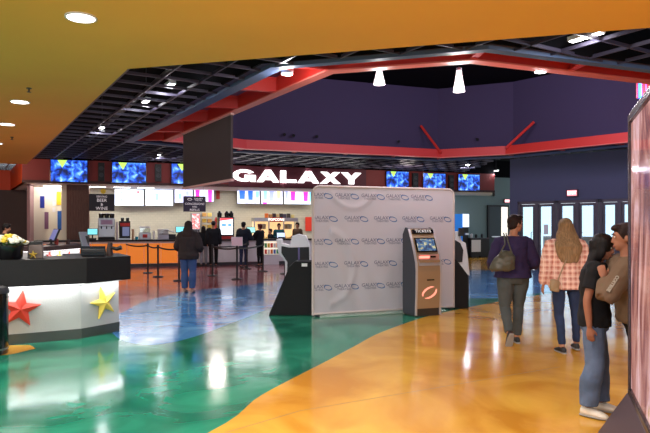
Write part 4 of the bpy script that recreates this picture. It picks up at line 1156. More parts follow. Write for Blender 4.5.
for x, z in logos:
    for src, dx, dz in ((l1, -.215, .022), (l2, -.215, -.036)):
        vs = []
        for v in src.data.vertices:
            X = x+dx+v.co.x*1.02; Z = z+dz+v.co.y; vs.append(mi.bm.verts.new((X, fab_y(X, Z)-.0155, Z)) if 0.02 < X < BL-.02 else None)
        for p_ in src.data.polygons:
            q_ = [vs[i] for i in p_.vertices]
            if None not in q_: mi.face(q_)
    for a0, a1, rx, rz_, s_ in ((20, 215, .078, .04, 1), (200, 395, .078, .04, -1)):
        pr = None
        for i in range(15):
            an = R(a0+(a1-a0)*i/14); wd = .010*math.sin(PI*i/14)+.0015; tl = R(-14)
            out = []
            for rr in (1+wd/.06, 1-wd/.06):
                lx = rx*rr*math.cos(an); lz = rz_*rr*math.sin(an)
                X = x+lx*math.cos(tl)-lz*math.sin(tl); Z = z+lx*math.sin(tl)+lz*math.cos(tl); X = max(.02, min(BL-.02, X))
                out.append(mr.bm.verts.new((X, fab_y(X, Z)-.016, Z)))
            if pr: mr.face([pr[0], out[0], out[1], pr[1]])
            pr = out
bpy.data.objects.remove(l1); bpy.data.objects.remove(l2)
mi.build('printed_words', M_ink, t); mr.build('printed_swirls', M_inkb, t)

# ================================================================== TICKET KIOSK
KA = FP(415.4, 317); t = thing('ticket_kiosk', 'champagne and dark ticket kiosk standing before the pale backdrop', 'kiosk', KA, R(23))
KW = .53
M_champ = mat('champagne_metal', srgb(176, 148, 118), .35, .35); M_side = mat('kiosk_side_grey', srgb(62, 64, 74), .45); M_edge = mat('kiosk_edge_silver', srgb(205, 200, 205), .35, .4)
front = [(.0, .14), (-.02, .5), (-.025, .80), (-.01, .95), (.05, 1.13), (.14, 1.34), (.245, 1.55)]
prof = [(.02, .14)]+[(y+.02, z) for y, z in front[1:]]+[(.34, 1.56), (.42, 1.45), (.43, .14)]
MB().prism([(.03, 0), (.41, 0), (.41, .14), (.03, .14)], 'x', .02, KW-.02).build('plinth', mat('kiosk_plinth', srgb(58, 48, 42), .4), t)
MB().prism(prof, 'x', .03, KW-.03).build('housing', M_side, t)
for x0, x1, nm in ((0, .03, 'side_panel'), (KW-.03, KW, 'side_panel')):
    MB().prism([(.0, .02)]+front+[(.35, 1.575), (.44, 1.45), (.44, .02)], 'x', x0, x1).build(nm, M_side, t)
def curvestrip(mb, x0, x1, off, f=front, th=.02):
    pts = [(y-off, z) for y, z in f]; pts2 = [(y-off+th, z) for y, z in f[::-1]]
    mb.prism(pts+pts2, 'x', x0, x1)
mb = MB(); curvestrip(mb, -.004, .034, .006, [(.0, .02)]+front); curvestrip(mb, KW-.034, KW+.004, .006, [(.0, .02)]+front); mb.build('edge_trim', M_edge, t, smooth=False)
mb = MB(); curvestrip(mb, .034, KW-.034, .004); mb.build('front_skin', M_champ, t)
sa = math.atan2(.195, .42)
MS = Matrix.Translation((0, .05, 1.13)) @ Matrix.Rotation(-sa, 4, 'X')
MB().box(.06, KW-.05, -.03, -.004, .0, .27, MS).build('screen_bezel', M_gloss, t)
MB().box(.085, KW-.075, -.034, -.03, .02, .25, MS).build('screen', noise_emit('kiosk_screen', [(.35, (.01, .02, .08)), (.5, (.05, .15, .3)), (.6, (.5, .4, .12)), (.72, (.6, .7, .8))], 12, .9), t)
MB().box(.05, KW-.04, -.04, -.004, .355, .435, MS).build('header', M_gloss, t)
o = text('TICKETS', .072, mat('header_white', (.8, .8, .8), .5, emit=.15), t, MS @ Vector((KW/2+.005, -.043, .395)), rot=(PI/2-sa, 0, 0), bold=.0006, sx=1.12, space=1.12)
MB().box(.07, KW-.05, -.05, -.02, .955, 1.0).build('shelf', M_champ, t)
MB().box(.06, KW-.05, -.016, -.0, 1.0, 1.1, ).build('lit_recess', mat('pink_lit_recess', srgb(205, 150, 140), .5), t)
MB().prism([(-.045, .9), (-.03, .9), (-.0, 1.0), (-.03, .955)], 'x', .06, KW-.05).build('tray_lip', M_edge, t)
MB().box(.07, .28, -.02, -.015, 1.03, 1.07).build('red_light', mat('red_glow', (1, .2, .15), .5, emit=2), t)
MB().box(.3, .4, -.035, .0, 1.04, 1.07).build('card_slot', M_gloss, t)
MB().box(.22, .37, -.035, -.02, .635, .655).build('receipt_slot', M_gloss, t)
mb = MB()
for a0, a1, ofx, ofz in ((25, 200, -.012, .012), (205, 380, .012, -.012)):
    pr = None
    for i in range(19):
        an = R(a0+(a1-a0)*i/18); wd = .4*math.sin(PI*i/18)**.8+.03; tl = R(22); out = []
        for rr in (1, 1-wd):
            lx = .15*rr*math.cos(an); lz = .085*rr*math.sin(an); X = KW/2+.01+ofx+lx*math.cos(tl)-lz*math.sin(tl); Z = .42+ofz+lx*math.sin(tl)+lz*math.cos(tl)
            yy = -.005-.02*(Z-.14)/.36
            out.append((X, yy-.006, Z))
        if pr: mb.face([mb.bm.verts.new(v) for v in (pr[0], out[0], out[1], pr[1])])
        pr = out
mb.build('swirl_emblem', mat('swirl_glow', (1, .35, .25), .4, emit=.7), t)

# ================================================================== SLANTED CABINETS AND ARCADE SEATS BEHIND THE BACKDROP
def slant(pts_px, Y, depth, lab, rz=0):
    ps = [P(a, b, Y) for a, b in pts_px]; x0 = ps[0].x
    t = thing('slanted_cabinet', lab, 'cabinet', (x0, Y, 0), rz)
    MB().prism([(p.x-x0, max(p.z, 0)) for p in ps], 'y', 0, depth).build('shell', mat('charcoal_cabinet', srgb(18, 17, 20), .6, spec=.25), t, bevel=.012)
    return t, ps, x0
t, ps, x0 = slant([(268.5, 316), (289, 267), (295, 261.5), (312, 261.5), (312, 316)], 10.72, .5, 'charcoal slanted cabinet at the end of the backdrop nearest the queue')
q = P(305, 264.5, 10.72); MB().box(q.x-x0-.06, q.x-x0+.04, -.006, 0, q.z-.035, q.z+.02).build('paper_note', M_white, t)
t, ps, x0 = slant([(452, 309.5), (452, 262), (456, 259), (468, 275), (468.5, 309.5)], 11.6, .5, 'dark slanted cabinet at the end of the backdrop nearest the doors')
# racing style seats
def arcade(px_pts_shell, px_pts_body, Y, lab, sgn):
    ps = [P(a, b, Y) for a, b in px_pts_shell]; x0 = ps[0].x
    t = thing('arcade_seat', lab, 'arcade machine', (x0, Y, 0))
    f = lambda l, d=0: [(P(a, b, Y).x-x0, max(P(a, b, Y).z, 0)) for a, b in l]
    MB().prism(f(px_pts_shell), 'y', .0, .5).build('white_shell', mat('glossy_white', srgb(225, 225, 228), .3), t, bevel=.02)
    MB().prism(f(px_pts_body), 'y', -.04, .46).build('black_body', M_black, t, bevel=.01)
    return t, x0
t, x0 = arcade([(276, 239), (281, 239), (282, 243.5), (290, 245.5), (292, 236), (298, 234), (306, 236), (309.5, 246), (310.5, 290), (284, 290), (285, 278), (285, 262), (278, 252)],
       [(281.5, 246), (289, 247.5), (309, 247), (310, 289), (286.5, 289), (287.5, 262), (281.5, 253)], 12.6, 'white edged black arcade machine behind the slanted cabinet', 1)
q0 = P(284, 300, 12.6)
MB().box(q0.x-x0-.1, P(310, 0, 12.6).x-x0, 0, .5, 0, .28).build('base', M_dark, t)
MB().box(P(299, 0, 12.6).x-x0-.02, P(299, 0, 12.6).x-x0+.02, -.06, -.04, .3, 1.15).build('seam_strip', mat('violet_strip', srgb(90, 80, 130), .4), t)
t, x0 = arcade([(455, 232), (459, 231), (462, 241), (466, 243), (468, 256), (470, 276), (464, 276), (455, 262)], [(455, 240), (460, 243), (463, 250), (462, 262), (455, 262)], 12.9, 'white arcade machine part peeking past the backdrop towards the doors', -1)
MB().box(P(455, 0, 12.9).x-x0, P(469, 0, 12.9).x-x0, .0, .5, 0, .55).build('base', M_dark, t)
MB().box(P(458, 0, 12.9).x-x0, P(463, 0, 12.9).x-x0, -.1, -.02, P(0, 236, 12.9).z, P(0, 228, 12.9).z).build('control_head', M_black, t)

# ================================================================== BACKLIT POSTER CASE
c0 = Vector((2.27, 4.5, 0)); cd = Vector((1.865, 3.42, 0))-c0; LC = 1.75; cang = math.atan2(cd.y, cd.x)
t = thing('poster_case', 'tall backlit poster case with a dark frame beside the two young women', 'poster case', c0, cang)
# local x runs towards the camera, local -y... front face
sy = -1   # the room side
DZ0, DZ1 = .34, 2.43
MB().box(0, .04, 0, .28, DZ0, DZ1).box(LC-.04, LC, 0, .28, DZ0, DZ1).box(.04, LC-.04, 0, .28, DZ0, DZ0+.05).box(.04, LC-.04, 0, .28, DZ1-.06, DZ1).build('frame', mat('case_frame', srgb(70, 58, 62), .25, .5), t, bevel=.008)
MB().box(.04, LC-.04, .03, .27, DZ0+.05, DZ1-.06).build('lightbox', M_dark, t)
poster = noise_emit('poster_glow', [(.25, (.05, .015, .03)), (.4, (.30, .10, .08)), (.5, (.55, .26, .2)), (.62, (.8, .5, .5)), (.75, (.5, .28, .12))], 1.6, .8, st=(2.2, 1, .7), dist=1.6)
MB().box(.05, LC-.05, .018, .03, DZ0+.06, DZ1-.07).build('poster', poster, t)
MB().box(.04, LC-.04, .006, .01, DZ0+.05, DZ1-.06).build('glass_front', glass_mat('case_front_glass', (.97, .97, 1), .05), t)
MB().prism([(-.2, 0), (-.2, .02), (0, .34), (.28, .34), (.36, .02), (.36, 0)], 'x', -.04, LC+.04).build('flared_base', mat('case_base_brown', srgb(72, 56, 62), .45), t, bevel=.006)
MB().box(-.005, 0, .03, .25, 1.2, 1.9).build('end_plate', M_black, t)

# ================================================================== PEOPLE
V = Vector
def lerp_ring(c, rx, ry, seg=16, yaw=0):
    return [V((c[0]+rx*math.cos(2*PI*k/seg)*math.cos(yaw)-ry*math.sin(2*PI*k/seg)*math.sin(yaw),
               c[1]+rx*math.cos(2*PI*k/seg)*math.sin(yaw)+ry*math.sin(2*PI*k/seg)*math.cos(yaw), c[2])) for k in range(seg)]
def limb(mb, pts, rad, sub=4, seg=12):
    """smooth tapered tube through joints"""
    pts = [V(p) for p in pts]; P2 = []; R2 = []
    n = len(pts)
    for i in range(n-1):
        p0, p1, p2, p3 = pts[max(i-1, 0)], pts[i], pts[i+1], pts[min(i+2, n-1)]
        for k in range(sub):
            t = k/sub
            q = .5*((2*p1)+(p2-p0)*t+(2*p0-5*p1+4*p2-p3)*t*t+(3*p1-p0-3*p2+p3)*t**3)
            P2.append(p1.lerp(p2, t)*.55+q*.45); R2.append(rad[i]*(1-t)+rad[i+1]*t)
    P2.append(pts[-1]); R2.append(rad[-1])
    mb.tube(P2, R2, seg)
def hand(mb, wrist, d, nrm, sc=1., curl=.5, side=1):
    """palm, four fingers, thumb; d = direction of the hand, nrm = palm normal, side: which side the thumb is on"""
    d = V(d).normalized(); nrm = (V(nrm)-d*V(nrm).dot(d)).normalized(); s_ = d.cross(nrm)*side
    w = V(wrist)
    M = Matrix(((s_.x, d.x, nrm.x, w.x), (s_.y, d.y, nrm.y, w.y), (s_.z, d.z, nrm.z, w.z), (0, 0, 0, 1)))
    mb.rings([[M @ V((x*sc*math.cos(a), y*sc, z*sc*math.sin(a))) for a in [2*PI*k/12 for k in range(12)]] for y, x, z in ((-.02, .022, .018), (.01, .028, .018), (.045, .038, .017), (.08, .040, .014), (.092, .034, .011))])
    for i, (x, L) in enumerate(((.030, .066), (.011, .076), (-.009, .070), (-.028, .054))):
        p = V((x, .08, 0)); a = 0; pts = [p-V((0, .03, 0)), p]
        for j in range(3):
            a += curl*(.45, .6, .5)[j]; p = p+V((0, math.cos(a), math.sin(a)))*L*(.45, .32, .25)[j]; pts.append(p)
        mb.tube([M @ (q*sc) for q in pts], [.009*sc, .0095*sc, .009*sc, .008*sc, .0065*sc], 8)
    mb.tube([M @ (V(q)*sc) for q in ((.015, .015, .002), (.04, .04, .01), (.055, .065, .02), (.056, .088, .026))], [.013*sc, .012*sc, .011*sc, .008*sc], 8)

DEF = dict(pel=(0, 0, .93), chest=(0, 0, 1.28), neck=(0, -.01, 1.44), head=(0, .015, 1.60),
           shL=(-.175, 0, 1.385), shR=(.175, 0, 1.385), elL=(-.225, -.02, 1.10), elR=(.225, -.02, 1.10), wrL=(-.235, .05, .85), wrR=(.235, .05, .85),
           hipL=(-.09, 0, .92), hipR=(.09, 0, .92), knL=(-.1, .015, .49), knR=(.1, .015, .49), anL=(-.1, -.01, .075), anR=(.1, -.01, .075))

def person(lab, loc, rz, s, group=None, hyaw=0, hpitch=0, hroll=0, bulk=1., hips=1., near=False, body='skin_tan', shirt=None, pants=None, shoe=None,
           sleeve=1., hem=.86, shirt_off=.018, leg_w=1., leg_flare=1., hair=None, hair_style='short', toeL=None, toeR=None, hands=(1, 1), handd=None, extra=None, belly=0, name='person', collar=False, loose=0, taper_hem=1.0, vox=None, apron=None, **J):
    j = dict(DEF); j.update(J); j = {k: V(v) for k, v in j.items()}
    t = thing(name, lab, 'person', loc, rz, group); t.scale = (s, s, s)
    vx = vox or (.0075 if near else .014)
    sk = MATS[body]
    toe = {'L': V(toeL) if toeL else V((0, 1, 0)), 'R': V(toeR) if toeR else V((0, 1, 0))}
    def tor(z):      # centre line of the torso
        if z < j['chest'].z:
            f = (z-j['pel'].z)/(j['chest'].z-j['pel'].z); c = j['pel'].lerp(j['chest'], f)
        else:
            f = (z-j['chest'].z)/(j['neck'].z-j['chest'].z); c = j['chest'].lerp(j['neck'], f)
        return V((c.x, c.y, z))
    T = [(.80, .145*hips, .105), (.90, .17*hips, .118*hips), (.98, .155*hips, .11), (1.07, .13*bulk, .095*bulk+belly), (1.18, .14*bulk, .105*bulk+belly*.6), (1.28, .158*bulk, .112*bulk), (1.36, .17*bulk**.5, .10), (1.41, .13, .075), (1.445, .07, .06)]
    HM = Matrix.Translation(j['neck']+V((0, 0, .02))) @ Euler((hpitch, hroll, hyaw), 'XYZ').to_matrix().to_4x4()
    hc = j['head']-j['neck']-V((0, 0, .02))          # head centre relative to the neck pivot
    HT = HM @ Matrix.Translation(hc)
    # ---- body
    mb = MB()
    mb.rings([lerp_ring(tor(z), rx*.93, ry*.93) for z, rx, ry in T])
    mb.tube([tor(1.38), j['neck'], HM @ (hc*.45), HM @ (hc*.8)], [.065, .056, .052, .05], 14)
    mb.ell((0, -.008, .018), (.074, .092, .1), HT, 18, 12)
    mb.ell((0, .022, -.045), (.056, .066, .068), HT, 16, 10)
    mb.ell((0, .062, -.085), (.026, .022, .02), HT, 10, 6)
    mb.rings([[HT @ V((x*math.cos(a), yy+y2*math.sin(a), z)) for a in [2*PI*k/8 for k in range(8)]] for z, x, yy, y2 in ((.02, .008, .082, .008), (-.005, .011, .09, .013), (-.026, .017, .094, .017), (-.036, .012, .088, .012))])
    mb.ell((0, .078, -.058), (.022, .014, .006), HT, 10, 5); mb.ell((0, .076, -.068), (.019, .014, .007), HT, 10, 5)
    for sx in (-1, 1):
        mb.ell((sx*.077, -.008, -.01), (.01, .018, .03), HT, 8, 6); mb.ell((sx*.026, .07, .036), (.02, .012, .006), HT, 8, 5)
    for S_, sg in (('L', -1), ('R', 1)):
        sh, el, wr = j['sh'+S_], j['el'+S_], j['wr'+S_]
        limb(mb, [sh.lerp(j['neck'], .35)-V((0, 0, .03)), sh, sh.lerp(el, .5), el, el.lerp(wr, .35), wr], [.05, .05, .043*bulk, .036, .036, .024])
        d = (wr-el).normalized()
        if handd and handd.get(S_): d, nn, cu = V(handd[S_][0]), V(handd[S_][1]), handd[S_][2]
        else: nn, cu = V((-sg, .15, 0)), .55
        if hands[0 if S_ == 'L' else 1]: hand(mb, wr+d*.01, d, nn, .9, cu, sg*(1 if True else -1))
        hp, kn, an = j['hip'+S_], j['kn'+S_], j['an'+S_]
        limb(mb, [hp+V((0, 0, .02)), hp.lerp(kn, .4), kn, kn.lerp(an, .3)-toe[S_]*.012, an], [.078*hips, .066*hips, .047, .047, .032])
        tt = toe[S_]; mb.tube([an-tt*.03-V((0, 0, .03)), an+tt*.05-V((0, 0, .03)), an+tt*.14-V((0, 0, .05))], [.028, .032, .022], 10)
    bo = mb.build('body', sk, t); remesh(bo, vx, 3)
    bo.name = 'body'
    # ---- face parts
    if near:
        for sx in (-1, 1):
            MB().ell((sx*.028, .0785, .018), (.0125, .008, .0075), HT, 10, 7).build('eye', mat('eye_white', srgb(225, 220, 215), .3), t, smooth=True)
            MB().ell((sx*.028, .0855, .018), (.006, .003, .006), HT, 8, 5).build('iris', mat('iris_brown', srgb(40, 25, 20), .3), t, smooth=True)
            MB().tube([HT @ V((sx*.014, .09, .037)), HT @ V((sx*.03, .088, .043)), HT @ V((sx*.046, .076, .036))], [.003, .004, .002], 6).build('eyebrow', mat('brow_dark', srgb(35, 25, 22), .8), t)
        MB().ell((0, .0885, -.062), (.02, .007, .008), HT, 12, 6).build('lips', mat('lip_rose', srgb(150, 80, 75), .5), t, smooth=True)
    # ---- trousers
    if pants:
        mb = MB()
        mb.rings([lerp_ring(tor(z), rx+.014, ry+.014) for z, rx, ry in ((.80, .148*hips, .11), (.88, .17*hips, .12*hips), (.95, .162*hips, .112), (1.0, .145*hips, .104))])
        for S_ in 'LR':
            hp, kn, an = j['hip'+S_], j['kn'+S_], j['an'+S_]; tt = toe[S_]
            limb(mb, [hp+V((0, 0, .03)), hp.lerp(kn, .35)-V((0, .008, 0)), kn, kn.lerp(an, .35)-tt*.012, an.lerp(kn, .08)], [.088*hips*leg_w**.3, .078*hips*leg_w**.6, .056*leg_w, .053*leg_w*leg_flare, .043*leg_w*leg_flare], seg=14)
        o = mb.build('trousers', pants, t); remesh(o, vx*1.1, 3, .008 if near else 0)
        o.name = 'trousers'
    # ---- shirt
    if shirt:
        mb = MB(); so = shirt_off
        prof = [(z, rx+so, ry+so) for z, rx, ry in T if z > hem+.02]
        b0 = [q for q in T if q[0] <= hem+.02]; base = b0[-1] if b0 else T[0]
        nx = prof[0]; rings = [(hem, max(base[1]+so+.006+loose, nx[1]*.98)*taper_hem, max(base[2]+so+.006+loose, nx[2]*.98)*taper_hem)]
        rings += [(z, a+loose*max(0, (1.3-z)/.45), b+loose*max(0, (1.3-z)/.45)) for z, a, b in prof[:-1]]+[(1.435, .078+so, .066+so)]
        mb.rings([lerp_ring(tor(z), rx, ry) for z, rx, ry in rings])
        for S_ in 'LR':
            sh, el, wr = j['sh'+S_], j['el'+S_], j['wr'+S_]
            r0 = .052+so; r1 = .045*bulk+so; r2 = .038+so; r3 = .030+so*.8
            if sleeve >= .99: pts = [sh.lerp(j['neck'], .45)-V((0, 0, .03)), sh, sh.lerp(el, .5), el, el.lerp(wr, .5), wr.lerp(el, .04)]; rr = [r0, r0+.002, r1+loose*.3, r2+loose*.4, r2-.003+loose*.3, r3]
            else: e = sh.lerp(el, sleeve/.55); pts = [sh.lerp(j['neck'], .45)-V((0, 0, .03)), sh, sh.lerp(e, .5), e]; rr = [r0, r0+.004, r1+.006, r1+.008]
            limb(mb, pts, rr)
        if collar: mb.tube([tor(1.42)+V((0, 0, .0)), j['neck']+V((0, .0, .03))], [.085, .075], 14)
        o = mb.build('top', shirt, t); remesh(o, vx*1.1, 3, .012 if near else .006)
        o.name = extra or 'shirt'
    # ---- shoes
    for S_ in 'LR':
        an, tt = j['an'+S_], toe[S_].normalized(); up = V((0, 0, 1))
        side = tt.cross(up).normalized(); upv = side.cross(tt)
        ck = 1.22 if shoe and shoe.name.startswith('white_clog') else 1.
        def sr(f, rx, rz, h):
            rx *= ck; rz *= ck; h += (ck-1)*.03
            return [an+tt*f+side*rx*math.cos(2*PI*k/12)+upv*(h+rz*math.sin(2*PI*k/12)) for k in range(12)]
        mb = MB(); mb.rings([sr(-.065, .018, .02, -.035), sr(-.055, .032, .036, -.03), sr(0, .038, .042, -.026), sr(.06, .043, .034, -.036), sr(.12, .046, .026, -.046), sr(.165, .036, .018, -.053), sr(.18, .018, .010, -.058)])
        so_ = mb.build('shoe', shoe or M_black, t, smooth=True); so_.name = 'shoe'
        if near:
            mb = MB(); mb.rings([sr(-.068, .03, .010, -.066), sr(0, .042, .011, -.066), sr(.12, .05, .011, -.066), sr(.18, .03, .010, -.066)])
            mb.build('sole', M_rubber if shoe is None else mat('sole_grey', srgb(150, 145, 140), .7), so_)
    # ---- hair
    if hair:
        mb = MB()
        if hair_style == 'cap':
            mb.ell((0, -.02, .03), (.083, .096, .095), HT, 16, 10)
        elif hair_style == 'short':
            mb.ell((0, -.022, .036), (.087, .1, .098), HT, 18, 12); mb.ell((0, -.05, -.02), (.076, .062, .07), HT, 14, 9)
            mb.ell((0, .045, .092), (.062, .052, .036), HT, 12, 7)
            for sx in (-1, 1): mb.ell((sx*.072, .012, .03), (.014, .03, .045), HT, 8, 6)
        else:
            mb.ell((0, -.02, .036), (.09, .104, .1), HT, 18, 12); mb.ell((0, -.05, -.04), (.085, .07, .09), HT, 14, 9)
            Lh, Wd, dy = hair_style          # length below head centre, width, push back
            top = HT @ V((0, -.045, .02))
            cs = []
            for i in range(11):
                f = i/10; z = top.z+.04-(Lh+.04)*f
                wd = .084+(Wd-.084)*min(1, f*1.8) if f < .75 else Wd*(1-(f-.75)*1.5)
                df = .088-.04*f; back = tor(min(z, 1.44)).y-dy
                g_ = min(1, max(0, (1.56-z)/.2)); cy = (top.y)*(1-g_)+back*g_
                cx = top.x*(1-f)+tor(min(z, 1.44)).x*f
                cs.append(lerp_ring((cx, cy, z), wd, df, 18, hyaw*.3))
            mb.rings(cs)
            for sx in (-1, 1): mb.ell((sx*.072, .0, -.03), (.022, .05, .1), HT, 10, 8)
        o = mb.build('hair', hair, t); remesh(o, vx*1.1, 3, .014 if near else .008); o.name = 'hair'
        if hair_style == 'cap':
            pass
    return t, HT, j

def hairmat(name, c, var=.3, rough=.45):
    m = mat(name, srgb(*c), rough+.15, var=var, vscale=9, stretch=(9, 9, .8), bump=.4, bscale=14, spec=.18)
    return m
H_black = hairmat('hair_black', (24, 20, 22), .2, .35); H_brown = hairmat('hair_dark_brown', (44, 30, 28)); H_blond = hairmat('hair_dark_blonde', (138, 110, 80), .35); H_red = hairmat('hair_auburn', (95, 40, 32))
def cloth(name, c, var=.1, **k): return mat(name, srgb(*c), .88, var=var, vscale=5, bump=.25, bscale=9, spec=.25, **k)
C_purple = cloth('purple_knit', (52, 42, 78)); C_grey = cloth('grey_green_twill', (74, 78, 78)); C_denim = cloth('dark_denim', (42, 54, 84), .2); C_ldenim = cloth('washed_denim', (88, 104, 132), .3)
C_blackt = cloth('black_cotton', (24, 24, 28)); C_brown = cloth('brown_fleece', (104, 84, 68), .12); C_legging = cloth('black_leggings', (16, 16, 19), .05); C_dbrown = cloth('dark_brown_jacket', (46, 38, 38))
C_navy = cloth('navy_jacket', (28, 38, 52)); C_teal = cloth('teal_shirt', (30, 90, 100)); C_bj = cloth('black_jacket', (26, 30, 36)); C_blue = cloth('blue_jeans_far', (58, 80, 122)); C_pale = cloth('pale_trousers', (150, 155, 165))
C_olive = cloth('olive_brown_shirt', (88, 70, 56))

# woman in purple sweater
q = FP(513, 343)
W1, HT1, j1 = person('woman with short dark hair in a purple sweater and grey trousers, walking away', (q.x, q.y, 0), R(-4), 1.02, near=True, hyaw=R(-68), hpitch=R(-4), bulk=1.14, hips=1.22,
    shirt=C_purple, pants=C_grey, shoe=M_black, hem=.88, hair=H_brown, hair_style='short', extra='sweater', shirt_off=.03, loose=.012, leg_w=1.28, leg_flare=1.0,
    shL=(-.185, 0, 1.345), shR=(.185, 0, 1.345), elL=(-.27, .0, 1.09), elR=(.285, -.02, 1.07), wrL=(-.24, .2, 1.0), wrR=(.24, .2, 1.02),
    hipL=(-.1, 0, .9), hipR=(.1, 0, .9), knL=(-.11, -.02, .48), knR=(.08, .05, .49), anL=(-.11, -.26, .16), anR=(.055, .02, .075), toeL=(-.05, .5, -.86))
# her bag
def soft_bag(name, lab, c, m, prof, strap, rz=0, buckle=None):
    t = thing(name, lab, 'bag', c, rz)
    mb = MB(); mb.rings([lerp_ring(V((dx, dy, z)), rx, ry, 20) for z, rx, ry, dx, dy in prof])
    o = mb.build('bag_body', m, t); remesh(o, .009, 3, .012)
    o.name = 'bag_body'
    for s_ in strap: MB().tube(s_, .009, 8).build('strap', m, t, smooth=True)
    if buckle: MB().tube([(buckle[0]-.06, buckle[1], buckle[2]), (buckle[0]+.06, buckle[1], buckle[2])], .006, 6).build('zip', M_steel, t)
    return t
M_bag = mat('olive_leather', srgb(72, 70, 58), .42, bump=.2, bscale=20)
bx = (502-325)/F*8.02
soft_bag('shoulder_bag', 'olive slouchy shoulder bag hanging from the arm of the woman in purple', (bx, 7.96, 1.0), M_bag,
    [(0, .13, .05, -.03, 0), (.03, .165, .075, -.02, 0), (.12, .155, .08, 0, 0), (.2, .12, .06, .03, .01), (.27, .06, .035, .05, .02)],
    [[(.12, .0, .2), (.07, -.01, .36), (.05, .06, .47), (.06, .17, .505)], [(-.05, .0, .22), (.02, -.02, .36), (.02, .05, .47), (.03, .17, .505)]], R(-8))

# woman in plaid
q = FP(567, 353)
W2, HT2, j2 = person('woman with long dark blonde hair in a pink plaid shirt and skinny jeans, walking away', (q.x, q.y+.05, 0), R(-3), .985, near=True, hyaw=R(-10), bulk=1.15, hips=1.02,
    shirt=plaid_mat(), pants=C_denim, shoe=M_black, hem=.82, hair=H_blond, hair_style=(.46, .165, .125), extra='plaid_shirt', shirt_off=.028, loose=.03, leg_w=1.05,
    shL=(-.19, 0, 1.38), shR=(.19, 0, 1.38), elL=(-.255, -.03, 1.1), elR=(.25, -.02, 1.1), wrL=(-.27, .03, .87), wrR=(.24, .12, .9),
    hipL=(-.09, 0, .9), hipR=(.09, 0, .9), knL=(-.075, .02, .49), knR=(.15, .06, .49), anL=(-.06, -.06, .075), anR=(.18, .12, .09), toeL=(-.1, 1, 0), toeR=(.12, 1, 0))
x2 = q.x; y2 = q.y+.05
t = soft_bag('crossbody_bag', 'small tan crossbody bag at the hip of the woman in plaid', (x2-.215, y2-.2, .79), mat('tan_leather', srgb(150, 125, 95), .5),
    [(0, .05, .03, 0, 0), (.02, .062, .04, 0, 0), (.12, .062, .04, 0, 0), (.15, .05, .03, 0, 0)], [[(.04, 0, .13), (.13, .03, .33), (.22, .06, .5), (.3, .14, .62)]], R(0))

# two young women by the poster case
q = FP(599, 414)
G1, HT3, jg = person('young woman with long black hair in a black T-shirt, loose jeans and white clogs', (2.29, 5.1, 0), R(-112), .90, near=True, hyaw=R(-18), hpitch=R(-14), bulk=1.0, hips=1.0, body='skin_olive',
    shirt=C_blackt, pants=C_ldenim, shoe=mat('white_clog_foam', srgb(225, 215, 200), .6), sleeve=.36, hem=.84, hair=H_black, hair_style=(.36, .115, .06), extra='t_shirt', shirt_off=.024, loose=.012, leg_w=1.5, leg_flare=1.25,
    chest=(0, .0, 1.27), neck=(0, .02, 1.43), head=(0, .045, 1.585), elR=(.23, -.07, 1.1), wrR=(.23, -.05, .86), elL=(-.22, .02, 1.12), wrL=(-.14, .22, 1.14),
    anL=(-.12, .06, .075), anR=(.1, -.06, .075), knL=(-.115, .05, .49), knR=(.105, 0, .49), toeL=(.1, 1, 0), toeR=(.35, .9, 0))
G2, HT4, jh = person('young woman in a brown jacket and black leggings leaning close to her friend', (2.53, 4.86, 0), R(80), .94, near=True, hyaw=R(-6), hpitch=R(-6), bulk=1.12, hips=1.05, body='skin_olive',
    shirt=C_brown, pants=C_legging, hem=.87, hair=H_brown, hair_style='short', extra='jacket', shirt_off=.034, loose=.02, leg_w=1.0,
    neck=(0, .08, 1.43), head=(0, .09, 1.6), chest=(0, .09, 1.27), shL=(-.19, .14, 1.36), elL=(-.22, .31, 1.10), wrL=(-.12, .30, 1.25), shR=(.17, .12, 1.37), elR=(.24, .2, 1.12), wrR=(.14, .3, 1.2),
    handd={'L': ((.25, .15, .9), (.9, -.2, -.1), .8)}, knL=(-.07, -.02, .49), anL=(-.06, -.1, .075), knR=(.09, -.04, .49), anR=(.09, -.12, .075))
# white print down the sleeve
M_print = mat('sleeve_print', srgb(160, 150, 138), .8)
sh, el = V(jh['shL']), V(jh['elL'])
d = (el-sh).normalized(); out = V((-.75, .45, .0)); out = (out-d*out.dot(d)).normalized(); tn = d.cross(out).normalized()
M4 = Matrix(((d.x, tn.x, out.x, 0), (d.y, tn.y, out.y, 0), (d.z, tn.z, out.z, 0), (0, 0, 0, 1)))
c = sh.lerp(el, .62)+out*.088
M4.translation = c
o = text('COLLEGE', .036, M_print, G2, (0, 0, 0), name='sleeve_print', ext=.004, bold=.002)
o.matrix_local = M4
# bun of the friend's tied hair
o = MB().ell((0, -.11, .02), (.045, .05, .05), HT4, 12, 8).build('hair_bun', H_brown, G2, smooth=True)

# ---- queue
qg = None
def far_p(px, py, lab, s, rz=0, **k):
    q = FP(px, py); return person(lab, (q.x, q.y, 0), rz, s, **k)
far_p(188.5, 292.5, 'woman with long dark hair in a dark brown jacket and blue jeans, waiting in line', 1.0, R(-5), near=False, vox=.011, bulk=1.3, hips=1.15, shirt=C_dbrown, pants=C_blue, hem=.80, hair=H_brown, hair_style=(.42, .14, .09), extra='jacket', shirt_off=.04, loose=.03, leg_w=1.45, leg_flare=1.2,
      elL=(-.28, .0, 1.1), elR=(.28, -.02, 1.1), wrL=(-.24, .15, 1.0), wrR=(.24, .2, 1.0), anL=(-.09, 0, .075), anR=(.09, 0, .075), shoe=mat('brown_shoe', srgb(150, 120, 110), .7))
far_p(203.5, 266.5, 'small dark haired person in a black top and pale trousers at the counter', .93, R(10), shirt=C_bj, pants=C_pale, hem=.86, hair=H_black, hair_style=(.3, .12, .05), extra='top', shirt_off=.035, leg_w=1.2, elL=(-.26, 0, 1.1), wrL=(-.2, .2, 1.05))
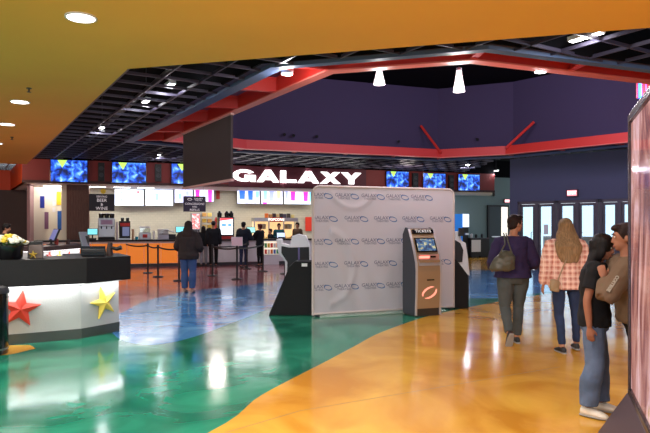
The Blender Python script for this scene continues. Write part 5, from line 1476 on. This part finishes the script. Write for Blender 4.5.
_, HTc, _j = far_p(213.5, 267, 'man in a black cap, black jacket and black trousers at the counter', 1.04, R(5), shirt=C_bj, pants=C_legging, hem=.84, hair=H_black, hair_style='cap', extra='jacket', shirt_off=.045, bulk=1.15, leg_w=1.25)
cap = MB(); cap.ell((0, -.01, .06), (.092, .105, .075), HTc, 14, 8); cap.rings([[HTc @ V((.07*math.cos(a), .1+.06*math.sin(a), z)) for a in [2*PI*k/12 for k in range(12)]] for z in (.05, .06)])
cap.build('cap', M_black, _, smooth=True)
far_p(243.5, 268, 'man in a navy jacket and dark jeans standing at the counter', 1.02, R(-20), shirt=C_navy, pants=C_denim, hem=.84, hair=H_black, hair_style='short', extra='jacket', shirt_off=.05, bulk=1.25, leg_w=1.2, elR=(.27, .05, 1.12), wrR=(.22, .28, 1.1))
far_p(260, 266.5, 'woman with auburn hair in a black top leaning on the counter', .98, R(60), shirt=C_bj, pants=C_legging, hem=.84, hair=H_red, hair_style='short', extra='top', shirt_off=.035, bulk=1.1, elL=(-.2, .2, 1.15), wrL=(-.12, .42, 1.1), elR=(.2, .15, 1.12), wrR=(.14, .4, 1.12), leg_w=1.1)
# ---- staff
def staff(px, v, lab, s, rz, **k):
    q = BP(px, 226, v); return person(lab, (q.x, q.y, 0), rz, s, **k)
staff(279, 1.3, 'worker with dark hair in a teal shirt behind the counter', 1.0, R(190), shirt=C_teal, pants=C_legging, hair=H_brown, hair_style='short', wrL=(-.12, .3, 1.1), wrR=(.12, .3, 1.1))
staff(297.5, 1.2, 'worker in an olive brown shirt behind the counter beside the popcorn machine', 1.02, R(150), shirt=C_olive, pants=C_legging, hair=H_brown, hair_style='short', wrL=(-.12, .3, 1.1), wrR=(.12, .3, 1.1))
staff(270.5, 1.25, 'worker bending low over the counter in front of the popcorn machine', .86, R(120), shirt=C_bj, pants=C_legging, hair=H_black, hair_style='short', sleeve=.4, wrL=(-.12, .3, 1.1), wrR=(.12, .3, 1.1))
q = P(5, 226, 15.6)
person('worker with short dark hair in black behind the flower planter', (q.x, q.y, 0), R(-75), .97, shirt=C_blackt, pants=C_legging, hair=H_black, hair_style='short', hpitch=R(-10), vox=.011)
